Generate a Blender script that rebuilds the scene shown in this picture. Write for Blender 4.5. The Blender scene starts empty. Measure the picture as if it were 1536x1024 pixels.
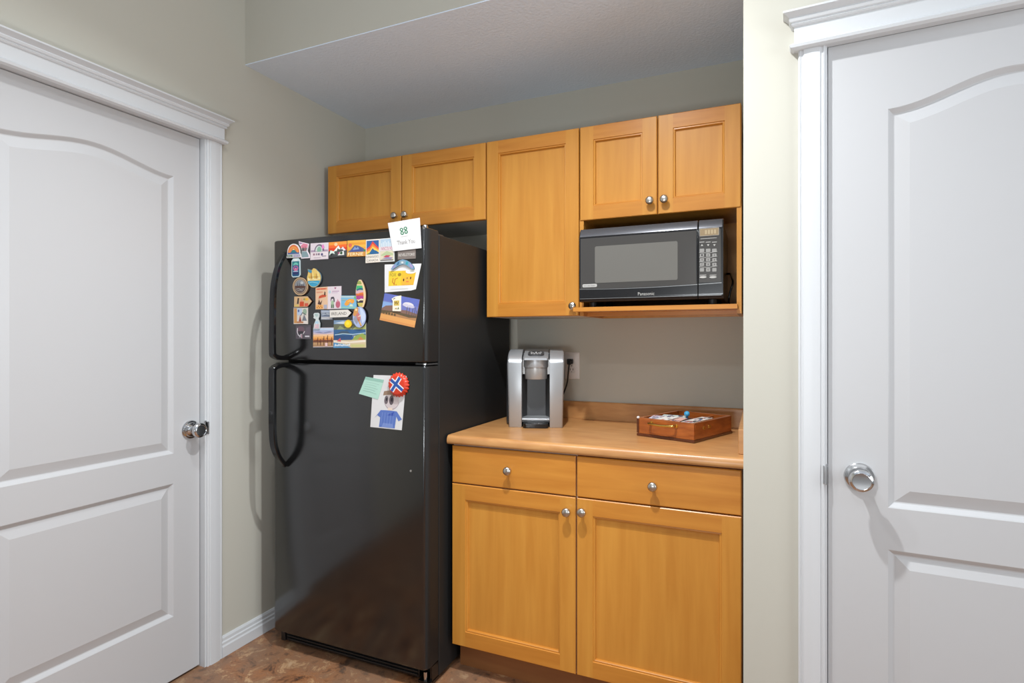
import bpy, math, random
from mathutils import Vector, Matrix
R = math.radians
random.seed(4)
scene = bpy.context.scene
COL = scene.collection

# ------------------------------------------------------------------ measured camera
F, CX, YH, TH, H = 849.92, 766.5, 507.0, 0.4143, 1.265
cs, sn = math.cos(TH), math.sin(TH)
def on_y(px, py, Y):            # photo measurement -> point on the plane y = Y
    u = (px - CX) / F; v = (YH - py) / F
    k = Y / (sn * u + cs)
    return Vector(((cs * u - sn) * k, Y, H + v * k))

# ------------------------------------------------------------------ materials
def lin(c):
    out = []
    for v in c[:3]:
        v /= 255.0
        out.append(v / 12.92 if v <= .04045 else ((v + .055) / 1.055) ** 2.4)
    return (*out, 1.0)
MATS = {}
def mat(name, rgb, rough=.5, metal=0.0, spec=.5, coat=0.0, trans=0.0, alpha=1.0):
    if name in MATS: return MATS[name]
    m = bpy.data.materials.new(name); m.use_nodes = True
    b = m.node_tree.nodes['Principled BSDF']
    b.inputs['Base Color'].default_value = lin(rgb)
    b.inputs['Roughness'].default_value = rough
    b.inputs['Metallic'].default_value = metal
    b.inputs['Specular IOR Level'].default_value = spec
    b.inputs['Coat Weight'].default_value = coat
    b.inputs['Transmission Weight'].default_value = trans
    MATS[name] = m
    return m
def nodes(m): return m.node_tree.nodes, m.node_tree.links, m.node_tree.nodes['Principled BSDF']
def add_noise(m, scale, c_lo, c_hi, stretch=(1, 1, 1), detail=4, lo=.35, hi=.65, dist=0.0):
    n, l, b = nodes(m)
    tc = n.new('ShaderNodeTexCoord'); mp = n.new('ShaderNodeMapping')
    mp.inputs['Scale'].default_value = stretch
    ns = n.new('ShaderNodeTexNoise'); ns.inputs['Scale'].default_value = scale
    ns.inputs['Detail'].default_value = detail; ns.inputs['Distortion'].default_value = dist
    cr = n.new('ShaderNodeValToRGB')
    cr.color_ramp.elements[0].position = lo; cr.color_ramp.elements[0].color = lin(c_lo)
    cr.color_ramp.elements[1].position = hi; cr.color_ramp.elements[1].color = lin(c_hi)
    l.new(tc.outputs['Object'], mp.inputs[0]); l.new(mp.outputs[0], ns.inputs['Vector'])
    l.new(ns.outputs['Fac'], cr.inputs[0]); l.new(cr.outputs[0], b.inputs['Base Color'])
    return mp, ns, cr
def add_bump(m, scale, strength, dist=.002, detail=3, stretch=None):
    n, l, b = nodes(m)
    tc = n.new('ShaderNodeTexCoord'); ns = n.new('ShaderNodeTexNoise')
    ns.inputs['Scale'].default_value = scale; ns.inputs['Detail'].default_value = detail
    bp = n.new('ShaderNodeBump'); bp.inputs['Strength'].default_value = strength
    bp.inputs['Distance'].default_value = dist
    if stretch:
        mp = n.new('ShaderNodeMapping'); mp.inputs['Scale'].default_value = stretch
        l.new(tc.outputs['Object'], mp.inputs[0]); l.new(mp.outputs[0], ns.inputs['Vector'])
    else: l.new(tc.outputs['Object'], ns.inputs['Vector'])
    l.new(ns.outputs['Fac'], bp.inputs['Height']); l.new(bp.outputs[0], b.inputs['Normal'])

M_wall = mat('wall_paint', (194, 191, 179), .75, spec=.3); add_bump(M_wall, 350, .12, .001)
M_ceil = mat('ceiling_paint', (224, 236, 250), .9, spec=.2); add_bump(M_ceil, 90, .6, .004)
M_white = mat('white_trim_paint', (210, 212, 214), .38, spec=.4)
M_door = mat('white_door_paint', (195, 195, 196), .4, spec=.4); add_bump(M_door, 60, .05, .001, stretch=(6, 6, .6))
def wood(name, lo, hi, stretch, rough=.36, scale=9, coat=.15):
    m = mat(name, hi, rough, spec=.4, coat=coat)
    add_noise(m, scale, lo, hi, stretch, 6, .3, .7, .4)
    m.node_tree.nodes['Principled BSDF'].inputs['Coat Roughness'].default_value = .25
    return m
MAP_LO, MAP_HI = (198, 133, 52), (210, 147, 62)
M_mapV = wood('maple_vertical', MAP_LO, MAP_HI, (4.4, 4.4, .3))
M_mapH = wood('maple_horizontal', (190, 121, 44), (206, 139, 56), (.35, 4, 4.4))
M_mapD = wood('maple_dark_interior', (140, 84, 38), (158, 98, 48), (1, 1, .3), .5)
M_mel = mat('pale_melamine', (206, 203, 196), .45)
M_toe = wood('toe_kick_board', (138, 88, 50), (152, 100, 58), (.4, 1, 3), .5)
M_lam = wood('laminate_counter', (178, 124, 74), (198, 146, 91), (.8, 3.5, 3.5), .33, 11, .2)
M_box = wood('reddish_box_wood', (136, 68, 24), (176, 98, 40), (.6, .6, 3), .3, 20, .4)
M_boxd = wood('dark_box_wood', (72, 34, 16), (96, 48, 24), (.6, .6, 3), .3, 20, .4)
M_blk = mat('black_textured_steel', (17, 17, 18), .17, spec=.5); add_bump(M_blk, 420, .12, .0008, 2)
M_blk.node_tree.nodes['Principled BSDF'].inputs['IOR'].default_value = 1.8
M_side = mat('black_side_steel', (38, 38, 38), .48, spec=.25); add_bump(M_side, 420, .15, .0008, 2)
M_blks = mat('black_gloss_plastic', (16, 16, 17), .16, spec=.5)
M_blkm = mat('black_matte_plastic', (22, 22, 23), .5)
M_dark = mat('dark_gap', (8, 8, 8), .8)
M_grill = mat('grille_plastic', (24, 24, 25), .35)
M_nick = mat('brushed_nickel', (200, 194, 186), .28, 1.0)
M_chr = mat('chrome', (205, 205, 206), .14, 1.0)
M_sil = mat('silver_plastic', (180, 182, 184), .38, .55)
M_sild = mat('silver_dark', (178, 176, 174), .34, .5)
M_gry = mat('charcoal_plastic', (62, 62, 63), .35)
M_grym = mat('mid_grey_plastic', (96, 94, 92), .4)
M_brass = mat('brass', (214, 176, 92), .25, 1.0)
M_plate = mat('outlet_white', (226, 222, 218), .4)
M_mw = mat('microwave_black', (26, 26, 28), .2, spec=.6)
M_mwtop = mat('microwave_top_band', (98, 98, 102), .22, .6)
M_mwglass = mat('microwave_glass', (72, 70, 68), .14, spec=.6)
M_mwin = mat('microwave_window_reflection', (112, 110, 105), .2, spec=.5)  # grey of the room reflected in the screen, put into the base colour
M_lcd = mat('lcd_amber', (148, 128, 98), .3)
M_lcdd = mat('lcd_segments', (178, 160, 128), .4)
M_key = mat('key_print', (186, 184, 180), .5)
M_silver_line = mat('silver_line', (190, 190, 190), .25, .9)
M_tank = mat('smoky_tank', (96, 98, 102), .12, spec=.5, trans=.6)

# floor: mottled rust and grey-brown slate-look sheet
M_floor = mat('slate_vinyl', (140, 100, 70), .42, spec=.4)
def build_floor_mat(m):
    n, l, b = nodes(m)
    tc = n.new('ShaderNodeTexCoord')
    n1 = n.new('ShaderNodeTexNoise'); n1.inputs['Scale'].default_value = 14; n1.inputs['Detail'].default_value = 9
    n1.inputs['Distortion'].default_value = .45; n1.inputs['Roughness'].default_value = .72
    n2 = n.new('ShaderNodeTexNoise'); n2.inputs['Scale'].default_value = 4.5; n2.inputs['Detail'].default_value = 6
    n2.inputs['Distortion'].default_value = .8
    l.new(tc.outputs['Object'], n1.inputs['Vector']); l.new(tc.outputs['Object'], n2.inputs['Vector'])
    r1 = n.new('ShaderNodeValToRGB'); e = r1.color_ramp.elements
    e[0].position = .37; e[0].color = lin((72, 50, 38)); e[1].position = .66; e[1].color = lin((204, 168, 130))
    for p, c in ((.43, (124, 80, 52)), (.49, (162, 110, 72)), (.54, (142, 98, 70)), (.59, (184, 140, 98))):
        q = r1.color_ramp.elements.new(p); q.color = lin(c)
    r2 = n.new('ShaderNodeValToRGB'); e = r2.color_ramp.elements
    e[0].position = .42; e[0].color = (0, 0, 0, 1); e[1].position = .6; e[1].color = (1, 1, 1, 1)
    mx = n.new('ShaderNodeMix'); mx.data_type = 'RGBA'
    mx.inputs[7].default_value = lin((124, 102, 84))
    ml = n.new('ShaderNodeMath'); ml.operation = 'MULTIPLY'; ml.inputs[1].default_value = .55
    l.new(n1.outputs['Fac'], r1.inputs[0]); l.new(n2.outputs['Fac'], r2.inputs[0])
    l.new(r2.outputs[0], ml.inputs[0]); l.new(ml.outputs[0], mx.inputs[0]); l.new(r1.outputs[0], mx.inputs[6])
    l.new(mx.outputs[2], b.inputs['Base Color'])
    bp = n.new('ShaderNodeBump'); bp.inputs['Strength'].default_value = .25; bp.inputs['Distance'].default_value = .002
    l.new(n1.outputs['Fac'], bp.inputs['Height']); l.new(bp.outputs[0], b.inputs['Normal'])
build_floor_mat(M_floor)

def ink(rgb, rough=.5):
    return mat('ink_%02x%02x%02x' % tuple(int(v) for v in rgb), rgb, rough, spec=.35)

# ------------------------------------------------------------------ mesh builder
class MB:
    def __init__(self): self.v = []; self.f = []; self.m = []; self.mats = []
    def mi(self, m):
        if m not in self.mats: self.mats.append(m)
        return self.mats.index(m)
    def face(self, pts, m):
        i = len(self.v); self.v += [tuple(p) for p in pts]; self.f.append(tuple(range(i, i + len(pts)))); self.m.append(self.mi(m))
    def add(self, verts, faces, m):
        i = len(self.v); self.v += [tuple(p) for p in verts]; k = self.mi(m)
        for f in faces: self.f.append(tuple(i + j for j in f)); self.m.append(k)
    def box(self, x0, x1, y0, y1, z0, z1, m):
        v = [(x, y, z) for z in (z0, z1) for y in (y0, y1) for x in (x0, x1)]
        self.add(v, [(0, 2, 3, 1), (4, 5, 7, 6), (0, 1, 5, 4), (2, 6, 7, 3), (0, 4, 6, 2), (1, 3, 7, 5)], m)
    def loft(self, rings, m, caps=True, closed=True):
        n = len(rings[0]); v = [p for r in rings for p in r]; f = []
        for a in range(len(rings) - 1):
            for j in range(n if closed else n - 1):
                k = (j + 1) % n
                f.append((a * n + j, a * n + k, (a + 1) * n + k, (a + 1) * n + j))
        if caps:
            f.append(tuple(reversed(range(n)))); f.append(tuple((len(rings) - 1) * n + j for j in range(n)))
        self.add(v, f, m)
    def prism(self, pts, axis, a, b, m):     # pts 2-D in the other two axes, extruded from a to b
        def P(p, t):
            return (t, p[0], p[1]) if axis == 'x' else (p[0], t, p[1]) if axis == 'y' else (p[0], p[1], t)
        self.loft([[P(p, a) for p in pts], [P(p, b) for p in pts]], m)
    def lathe(self, prof, m, origin=(0, 0, 0), axis=(0, -1, 0), seg=24):   # prof: (radius, distance along axis)
        ax = Vector(axis).normalized(); t = Vector((0, 0, 1)) if abs(ax.z) < .9 else Vector((1, 0, 0))
        e1 = ax.cross(t).normalized(); e2 = ax.cross(e1); o = Vector(origin)
        rings = [[o + ax * d + (e1 * math.cos(2 * math.pi * j / seg) + e2 * math.sin(2 * math.pi * j / seg)) * max(r, 1e-5)
                  for j in range(seg)] for r, d in prof]
        self.loft(rings, m)
    def tube(self, path, r, m, seg=10):
        path = [Vector(p) for p in path]; rings = []; up = Vector((0, 0, 1))
        for i, p in enumerate(path):
            t = (path[min(i + 1, len(path) - 1)] - path[max(i - 1, 0)]).normalized()
            e1 = t.cross(up)
            if e1.length < 1e-3: e1 = t.cross(Vector((1, 0, 0)))
            e1.normalize(); e2 = t.cross(e1)
            rings.append([p + (e1 * math.cos(2 * math.pi * j / seg) + e2 * math.sin(2 * math.pi * j / seg)) * r for j in range(seg)])
        self.loft(rings, m)
    def build(self, name, parent=None, loc=(0, 0, 0), rot=(0, 0, 0), bevel=0, smooth=35, seg=2):
        me = bpy.data.meshes.new(name); me.from_pydata(self.v, [], self.f)
        for m in self.mats: me.materials.append(m)
        me.polygons.foreach_set('material_index', self.m)
        import bmesh
        bm = bmesh.new(); bm.from_mesh(me); bmesh.ops.remove_doubles(bm, verts=bm.verts, dist=1e-6)
        bmesh.ops.recalc_face_normals(bm, faces=bm.faces); bm.to_mesh(me); bm.free()
        if smooth:
            me.shade_smooth(); me.set_sharp_from_angle(angle=R(smooth))
        o = bpy.data.objects.new(name, me); COL.objects.link(o)
        o.location = loc; o.rotation_euler = rot
        if parent: o.parent = parent
        if bevel:
            b = o.modifiers.new('bevel', 'BEVEL'); b.width = bevel; b.segments = seg; b.limit_method = 'ANGLE'; b.angle_limit = R(40)
            b.harden_normals = True
        return o
def smooth_path(pts, n=6):
    P = [Vector(p) for p in pts]; out = []
    for i in range(len(P) - 1):
        p0 = P[max(i - 1, 0)]; p1 = P[i]; p2 = P[i + 1]; p3 = P[min(i + 2, len(P) - 1)]
        for k in range(n):
            t = k / n
            out.append(.5 * ((2 * p1) + (p2 - p0) * t + (2 * p0 - 5 * p1 + 4 * p2 - p3) * t * t + (3 * p1 - p0 - 3 * p2 + p3) * t ** 3))
    out.append(P[-1]); return out
def thing(name, label, cat, loc=(0, 0, 0), rz=0, group=None):
    o = bpy.data.objects.new(name, None); COL.objects.link(o); o.empty_display_size = .05
    o.location = loc; o.rotation_euler = (0, 0, rz)
    return tag(o, label, cat, group)
def tag(o, label, cat, group=None):
    o['label'] = label; o['category'] = cat
    if group: o['group'] = group
    return o
def struct(o, label=None, cat=None):
    o['kind'] = 'structure'
    if label: o['label'] = label
    if cat: o['category'] = cat
    return o
_text = {}
def text_mesh(s):
    if s not in _text:
        c = bpy.data.curves.new('lettering', 'FONT'); c.body = s; c.resolution_u = 2
        o = bpy.data.objects.new('lettering', c); COL.objects.link(o)
        dg = bpy.context.evaluated_depsgraph_get(); me = bpy.data.meshes.new_from_object(o.evaluated_get(dg))
        V = [(v.co.x, v.co.y) for v in me.vertices]; Fc = [tuple(p.vertices) for p in me.polygons]
        bpy.data.objects.remove(o); bpy.data.curves.remove(c); bpy.data.meshes.remove(me)
        x0 = min(v[0] for v in V); x1 = max(v[0] for v in V); y0 = min(v[1] for v in V); y1 = max(v[1] for v in V)
        _text[s] = ([((a - x0) / (x1 - x0), (b - y0) / (y1 - y0)) for a, b in V], Fc)
    return _text[s]

# ------------------------------------------------------------------ dimensions
XL, YB, ZS, YS = -1.960, 2.494, 2.399, 1.7113      # left wall, back wall, alcove ceiling, soffit front
XR = -.043                                         # right side of the alcove
ZC = 2.75                                          # main ceiling
# ------------------------------------------------------------------ shell
b = MB(); b.box(-2.2, 3.2, -1.6, 2.7, -.1, 0, M_floor)
struct(b.build('floor', smooth=0), 'mottled rust and brown slate-look sheet floor', 'floor')
b = MB()
DLY0, DLY1, DLH = .757, 1.5205, 2.036              # left door opening
b.box(XL - .13, XL, -1.6, DLY0, 0, ZC, M_wall); b.box(XL - .13, XL, DLY1, YB + .13, 0, ZC, M_wall)
b.box(XL - .13, XL, DLY0, DLY1, DLH, ZC, M_wall); b.box(XL - .13, XL - .09, DLY0, DLY1, 0, DLH, M_wall)
struct(b.build('wall_left', smooth=0), 'beige painted wall on the left with white door', 'wall')
b = MB(); b.box(XL, XR, YB, YB + .13, 0, ZC, M_wall)
struct(b.build('wall_back', smooth=0), 'beige painted wall at the back of the alcove', 'wall')
b = MB(); b.box(XL, XR, YS, YB, ZS + .004, ZC, M_wall)
struct(b.build('wall_soffit', smooth=0), 'beige painted bulkhead above the alcove', 'wall')
b = MB(); b.box(XL, XR, YS + .001, YB, ZS, ZS + .004, M_ceil)
struct(b.build('ceiling', smooth=0), 'textured white lowered ceiling of the alcove', 'ceiling')
b = MB(); b.box(-2.2, 3.2, -1.6, YS + .05, ZC, ZC + .1, M_ceil)
struct(b.build('ceiling_upper', smooth=0), 'white ceiling of the main room', 'ceiling')
RW = -R(3.0)                                       # the right-hand wall turns slightly towards the room
def rwall(mb, name, bevel=0, smooth=35, parent=None):
    return mb.build(name, parent, (XR, YS, 0), (0, 0, RW), bevel, smooth)
DRX0, DRX1, DRH = .2035, .9715, 2.036
b = MB()
b.box(0, DRX0, 0, .12, 0, ZC, M_wall); b.box(DRX1, 3.2, 0, .12, 0, ZC, M_wall)
b.box(DRX0, DRX1, 0, .12, DRH, ZC, M_wall); b.box(DRX0, DRX1, .09, .12, 0, DRH, M_wall)
b.box(0, .08, .004, .91, 0, ZC, M_wall)
for i in range(len(b.v)):                          # alcove side face stays square to the back wall
    x, y, z = b.v[i]
    if i >= 32 and x == 0: b.v[i] = (y * math.tan(RW), y, z)
struct(rwall(b, 'wall_right', smooth=0), 'narrow beige wall beside the white door on the right', 'wall')

# baseboard on the left wall between the door casing and the back corner
BH = .081
prof = [(0, 0), (.014, 0), (.014, BH * .5), (.011, BH * .58), (.011, BH * .7), (.008, BH * .76), (.0075, BH * .9), (.004, BH), (0, BH)]
b = MB(); b.loft([[(XL + p[0], y, p[1]) for p in prof] for y in (1.5925, YB)], M_white)
struct(b.build('baseboard_left', smooth=20), 'white moulded baseboard', 'baseboard')

# ------------------------------------------------------------------ doors and casings
def inset(poly, d):
    n = len(poly); out = []
    for i in range(n):
        a = Vector(poly[i - 1]); p = Vector(poly[i]); c = Vector(poly[(i + 1) % n])
        e1 = (p - a).normalized(); e2 = (c - p).normalized()
        n1 = Vector((-e1.y, e1.x)); n2 = Vector((-e2.y, e2.x))
        mm = n1 + n2; mm = mm / max(mm.dot(n1), .3) if mm.length > 1e-6 else n1
        out.append(tuple(p + mm * d))
    return out
def panel_rings(mb, poly, prof, m):                # poly ccw in x,z ; prof (inset, depth)
    rings = []
    for d, y in prof:
        q = inset(poly, d) if d else poly
        rings.append([(x, y, z) for x, z in q])
    n = len(poly)
    for a in range(len(rings) - 1):
        for j in range(n):
            k = (j + 1) % n; mb.face([rings[a][j], rings[a][k], rings[a + 1][k], rings[a + 1][j]], m)
    mb.face(rings[-1], m)
def room_door(w, h, sl, sr, zb0, zb1, zu0, zsh, zpk):
    mb = MB(); N = 28; T = .035
    xs = [sl + (w - sl - sr) * i / N for i in range(N + 1)]
    arch = [zsh + (zpk - zsh) * (.5 - .5 * math.cos(2 * math.pi * i / N)) for i in range(N + 1)]
    c = .0015
    mb.face([(c, 0, c), (sl, 0, c), (sl, 0, h - c), (c, 0, h - c)], M_door)
    mb.face([(w - sr, 0, c), (w - c, 0, c), (w - c, 0, h - c), (w - sr, 0, h - c)], M_door)
    for i in range(N):
        x0, x1 = xs[i], xs[i + 1]
        mb.face([(x0, 0, c), (x1, 0, c), (x1, 0, zb0), (x0, 0, zb0)], M_door)
        mb.face([(x0, 0, zb1), (x1, 0, zb1), (x1, 0, zu0), (x0, 0, zu0)], M_door)
        mb.face([(x0, 0, arch[i]), (x1, 0, arch[i + 1]), (x1, 0, h - c), (x0, 0, h - c)], M_door)
    prof = [(0, 0), (.003, .002), (.012, .0105), (.015, .011), (.044, .0022), (.046, .0016)]
    lower = [(xs[0], zb0), (xs[-1], zb0), (xs[-1], zb1), (xs[0], zb1)]
    panel_rings(mb, lower, prof, M_door)
    pw = w - sl - sr; rs = []
    for d, y in prof:                              # arched panel: each ring follows the ogee at its own inset
        ux = [sl + d + (pw - 2 * d) * i / N for i in range(N + 1)]; top = []
        for x in ux:
            f = (x - sl) / pw; z = zsh + (zpk - zsh) * (.5 - .5 * math.cos(2 * math.pi * f))
            g = (zpk - zsh) * math.pi / pw * math.sin(2 * math.pi * f)
            top.append(z - d * math.sqrt(1 + g * g))
        rs.append([(x, y, zu0 + d) for x in ux] + [(ux[i], y, top[i]) for i in range(N, -1, -1)])
    for a in range(len(rs) - 1):
        for j in range(len(rs[0])):
            k = (j + 1) % len(rs[0]); mb.face([rs[a][j], rs[a][k], rs[a + 1][k], rs[a + 1][j]], M_door)
    mb.face(rs[-1], M_door)
    o0 = [(c, 0, c), (w - c, 0, c), (w - c, 0, h - c), (c, 0, h - c)]
    o1 = [(0, c, 0), (w, c, 0), (w, c, h), (0, c, h)]; o2 = [(0, T, 0), (w, T, 0), (w, T, h), (0, T, h)]
    for A_, B_ in ((o0, o1), (o1, o2)):
        for j in range(4):
            k = (j + 1) % 4; mb.face([A_[j], A_[k], B_[k], B_[j]], M_door)
    mb.face(list(reversed(o2)), M_door)
    return mb
def door_knob():
    mb = MB()
    mb.lathe([(0, 0), (.035, 0), (.0355, .003), (.033, .007), (.027, .0085), (.0255, .011), (.018, .013), (.0135, .016), (.012, .022),
              (.012, .030), (.015, .034), (.022, .037), (.0265, .043), (.028, .050), (.0265, .057), (.022, .061), (.0205, .0615), (.0195, .0605), (.010, .0600), (0, .0600)],
             M_chr, seg=36)
    return mb
def side_casing(x0, x1, h):                        # fluted flat casing, local x across, y<0 proud of the wall
    w = x1 - x0
    pr = [(0, 0), (0, -.011), (.07, -.014), (.10, -.012), (.17, -.012), (.20, -.015), (.45, -.0165), (.55, -.0165), (.80, -.015), (.83, -.012), (.90, -.012), (.93, -.014), (1, -.011), (1, 0)]
    mb = MB(); mb.prism([(x0 + w * a, d) for a, d in pr], 'z', 0, h, M_white)
    return mb
def head_casing(x0, x1, z0, z1):                   # frieze board with a bead below and a crown cap above, returns on both ends
    mb = MB(); t = z1 - z0
    lv = [(0, .022), (.05, .030), (.12, .032), (.17, .026), (.20, .021), (.62, .021), (.64, .026), (.68, .029), (.71, .026), (.74, .031), (.80, .034), (.84, .032), (.93, .043), (.95, .047), (1, .047)]
    e = .011
    rings = []
    for a, d in lv:
        z = z0 + t * a; o = d - .021 + .003
        rings.append([(x0 - o, 0, z), (x0 - o, -d, z), (x1 + o, -d, z), (x1 + o, 0, z)])
    mb.loft(rings, M_white)
    return mb
# left door
LROT = R(90)
def lobj(mb, name, parent=None, bevel=0, smooth=35): return mb.build(name, parent, (XL, 0, 0), (0, 0, LROT), bevel, smooth)
LW = 1.5165 - .760
d1 = room_door(LW, 2.024, .106, .106, .232, .722, .832, 1.853, 1.893).build('door_1', None, (XL - .018, .760, .008), (0, 0, LROT), 0, 6)
struct(d1, 'white two-panel arched door on the left wall', 'door')
k = door_knob().build('door_knob', d1, (1.477 - .760, 0, .919 - .008)); k['label'] = 'polished chrome door knob'
mb = MB(); mb.box(-.012, .004, -.0202, -.0185, -.028, .028, M_chr)
b = side_casing(1.5265, 1.5925, 2.034); lobj(b, 'trim_1', smooth=25)
b = head_casing(.690, 1.5925, 2.030, 2.128); lobj(b, 'trim_2', smooth=25)
b = MB(); b.box(1.5195, 1.5265, -.006, .06, 0, 2.034, M_white); b.box(.690, 1.5265, -.006, .06, 2.0335, 2.0405, M_white)
b.box(.7535, .7575, -.006, .06, 0, 2.034, M_white); lobj(b, 'trim_3', smooth=0)
b = side_casing(.690, .754, 2.034); lobj(b, 'trim_4', smooth=25)
b = MB(); b.box(1.5185, 1.5275, -.0075, -.0035, .892, .948, M_chr); b.box(1.5265, 1.531, -.0165, -.0035, .896, .944, M_chr)
s = lobj(b, 'latch_plate', bevel=.001); tag(s, 'small chrome strike plate on the casing beside the left door knob', 'strike plate')
for n_ in ('trim_1', 'trim_2', 'trim_3', 'trim_4'): struct(bpy.data.objects[n_], 'white door casing', 'trim')
# right door
d2 = room_door(.762, 2.024, .133, .133, .222, .722, .828, 1.837, 1.895).build('door_2', None, smooth=6)
d2.location = Vector((XR, YS, .008)) + Matrix.Rotation(RW, 3, 'Z') @ Vector((.2065, .004, 0)); d2.rotation_euler = (0, 0, RW)
struct(d2, 'white two-panel arched door on the right', 'door')
k = door_knob().build('door_knob', d2, (.071, 0, .900)); k['label'] = 'satin chrome door knob'
rwall(side_casing(.137, .2005, 2.031), 'trim_5', smooth=25)
rwall(side_casing(.9745, 1.040, 2.031), 'trim_6', smooth=25)
rwall(head_casing(.130, 1.040, 2.030, 2.128), 'trim_7', smooth=25)
b = MB(); b.box(.2000, .2045, -.008, .06, 0, 2.034, M_white); b.box(.970, .9745, -.008, .06, 0, 2.034, M_white)
b.box(.2, .97, -.008, .06, 2.0335, 2.0405, M_white); rwall(b, 'trim_8', smooth=0)
b = MB(); b.box(.1975, .2055, -.0085, -.0045, .880, .936, M_chr); b.box(.1945, .1985, -.0165, -.0045, .884, .932, M_chr)
s = rwall(b, 'latch_plate', bevel=.001); tag(s, 'small chrome strike plate on the casing beside the right door knob', 'strike plate')
for n_ in ('trim_5', 'trim_6', 'trim_7', 'trim_8'): struct(bpy.data.objects[n_], 'white door casing', 'trim')

# ------------------------------------------------------------------ cabinets
def cab_door(w, h, s=.054, t=.019):
    mb = MB(); c = .0025
    def rect(i, y): return [(i, y, i), (w - i, y, i), (w - i, y, h - i), (i, y, h - i)]
    def ring(A_, B_, mv=M_mapV, mh=M_mapH):
        for j in range(4):
            k = (j + 1) % 4; mb.face([A_[j], A_[k], B_[k], B_[j]], mh if j in (0, 2) else mv)
    ring(rect(0, t), rect(0, c)); ring(rect(0, c), rect(c, 0)); mb.face(list(reversed(rect(0, t))), M_mapV)
    mb.face([(c, 0, c), (s, 0, c), (s, 0, h - c), (c, 0, h - c)], M_mapV)
    mb.face([(w - s, 0, c), (w - c, 0, c), (w - c, 0, h - c), (w - s, 0, h - c)], M_mapV)
    mb.face([(s, 0, c), (w - s, 0, c), (w - s, 0, s), (s, 0, s)], M_mapH)
    mb.face([(s, 0, h - s), (w - s, 0, h - s), (w - s, 0, h - c), (s, 0, h - c)], M_mapH)
    P = [(s, 0), (s + .0015, .0035), (s + .0055, .003), (s + .0075, .005), (s + .0090, .012)]
    for a in range(len(P) - 1): ring(rect(*P[a]), rect(*P[a + 1]))
    mb.face(rect(*P[-1]), M_mapV)
    return mb
def slab_front(w, h, t=.019):
    mb = MB(); c = .003
    def rect(i, y): return [(i, y, i), (w - i, y, i), (w - i, y, h - i), (i, y, h - i)]
    for A_, B_ in ((rect(0, t), rect(0, c)), (rect(0, c), rect(c, 0))):
        for j in range(4):
            k = (j + 1) % 4; mb.face([A_[j], A_[k], B_[k], B_[j]], M_mapH)
    mb.face(rect(c, 0), M_mapH); mb.face(list(reversed(rect(0, t))), M_mapH)
    return mb
def cab_knob(parent, x, z):
    mb = MB(); mb.lathe([(0, 0), (.008, 0), (.0075, .003), (.0055, .007), (.0055, .012), (.008, .015), (.0135, .018), (.0155, .021), (.0150, .025), (.011, .0285), (.005, .030), (0, .0302)], M_nick, seg=24)
    o = mb.build('knob', parent, (x, 0, z), smooth=50); o['label'] = 'brushed nickel knob'; return o
G = .0024
YU = 2.165                                         # face of the wall cabinets
# over the fridge
X0, X1, Z0, Z1 = -1.9267, -1.0690, 1.7707, 2.0988
t = thing('wall_cabinet', 'low two-door maple wall cabinet above the black refrigerator', 'cabinet', (X0, YU, Z0), group='maple wall cabinets')
b = MB(); b.box(.001, X1 - X0 - .001, .0195, YB - YU - .001, .004, Z1 - Z0 - .001, M_mapV); b.box(.001, X1 - X0 - .001, .0195, YB - YU - .001, .001, .004, M_mel); b.build('body', t, smooth=0)
xm = on_y(602, 300, YU).x - X0
for (a, c) in ((0, xm - G), (xm + G, X1 - X0 - G)):
    d = cab_door(c - a, Z1 - Z0).build('door', t, (a, 0, 0), smooth=0)
    cab_knob(d, c - a - .026 if a == 0 else .026, .052)
# tall single door
X0, X1, Z0, Z1 = -1.0657, -.6589, 1.354, 2.0988
t = thing('wall_cabinet', 'tall single-door maple wall cabinet left of the microwave', 'cabinet', (X0, YU, Z0), group='maple wall cabinets')
b = MB(); b.box(.001, X1 - X0 - .001, .0195, YB - YU - .001, .003, Z1 - Z0 - .001, M_mel)
b.box(.001, X1 - X0 - .001, .0195, YB - YU - .001, .001, .003, mat('cabinet_underside', (214, 206, 196), .5)); b.build('body', t, smooth=0)
d = cab_door(X1 - X0, Z1 - Z0).build('door', t, smooth=0)
q = on_y(858.3, 458.5, YU - .02); cab_knob(d, q.x - X0, q.z - Z0)
# microwave cabinet
X0, X1, Z0, Z1 = -.6560, -.0600, 1.353, 2.0988
t = thing('wall_cabinet', 'two-door maple wall cabinet with open niche holding the microwave', 'cabinet', (X0, YU, Z0), group='maple wall cabinets')
W = X1 - X0; ZD = 1.7295 - Z0; DP = YB - YU - .001
b = MB(); b.box(.0005, .0165, .004, DP, 0, ZD + .004, M_mapV); b.box(W - .0165, W - .0005, .004, DP, 0, ZD + .004, M_mapV)
b.box(.0005, W - .0005, .0195, DP, ZD + .004, Z1 - Z0 - .001, M_mapV); b.build('body', t, smooth=0)
b = MB(); b.box(.0165, W - .0165, DP - .012, DP, .0, ZD + .004, M_mapV); b.box(.0165, W - .0165, .06, .075, -.0, .016, M_mapH)
b.build('back_panel', t, smooth=0)
b = MB(); b.box(-.006, .0165, -.065, .003, .0145, .0305, M_mapH); b.box(.0165, W - .0165, -.065, DP - .012, .0145, .0305, M_mapH); b.box(W - .0165, W - .012, -.065, .003, .0145, .0305, M_mapH)
s = b.build('shelf', t, smooth=0)
xm = on_y(986.3, 250, YU).x - X0
for (a, c) in ((G, xm - G), (xm + G, W - G)):
    d = cab_door(c - a, Z1 - Z0 - ZD).build('door', t, (a, 0, ZD), smooth=0)
    cab_knob(d, c - a - .024 if a < .1 else .024, .050)
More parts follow.
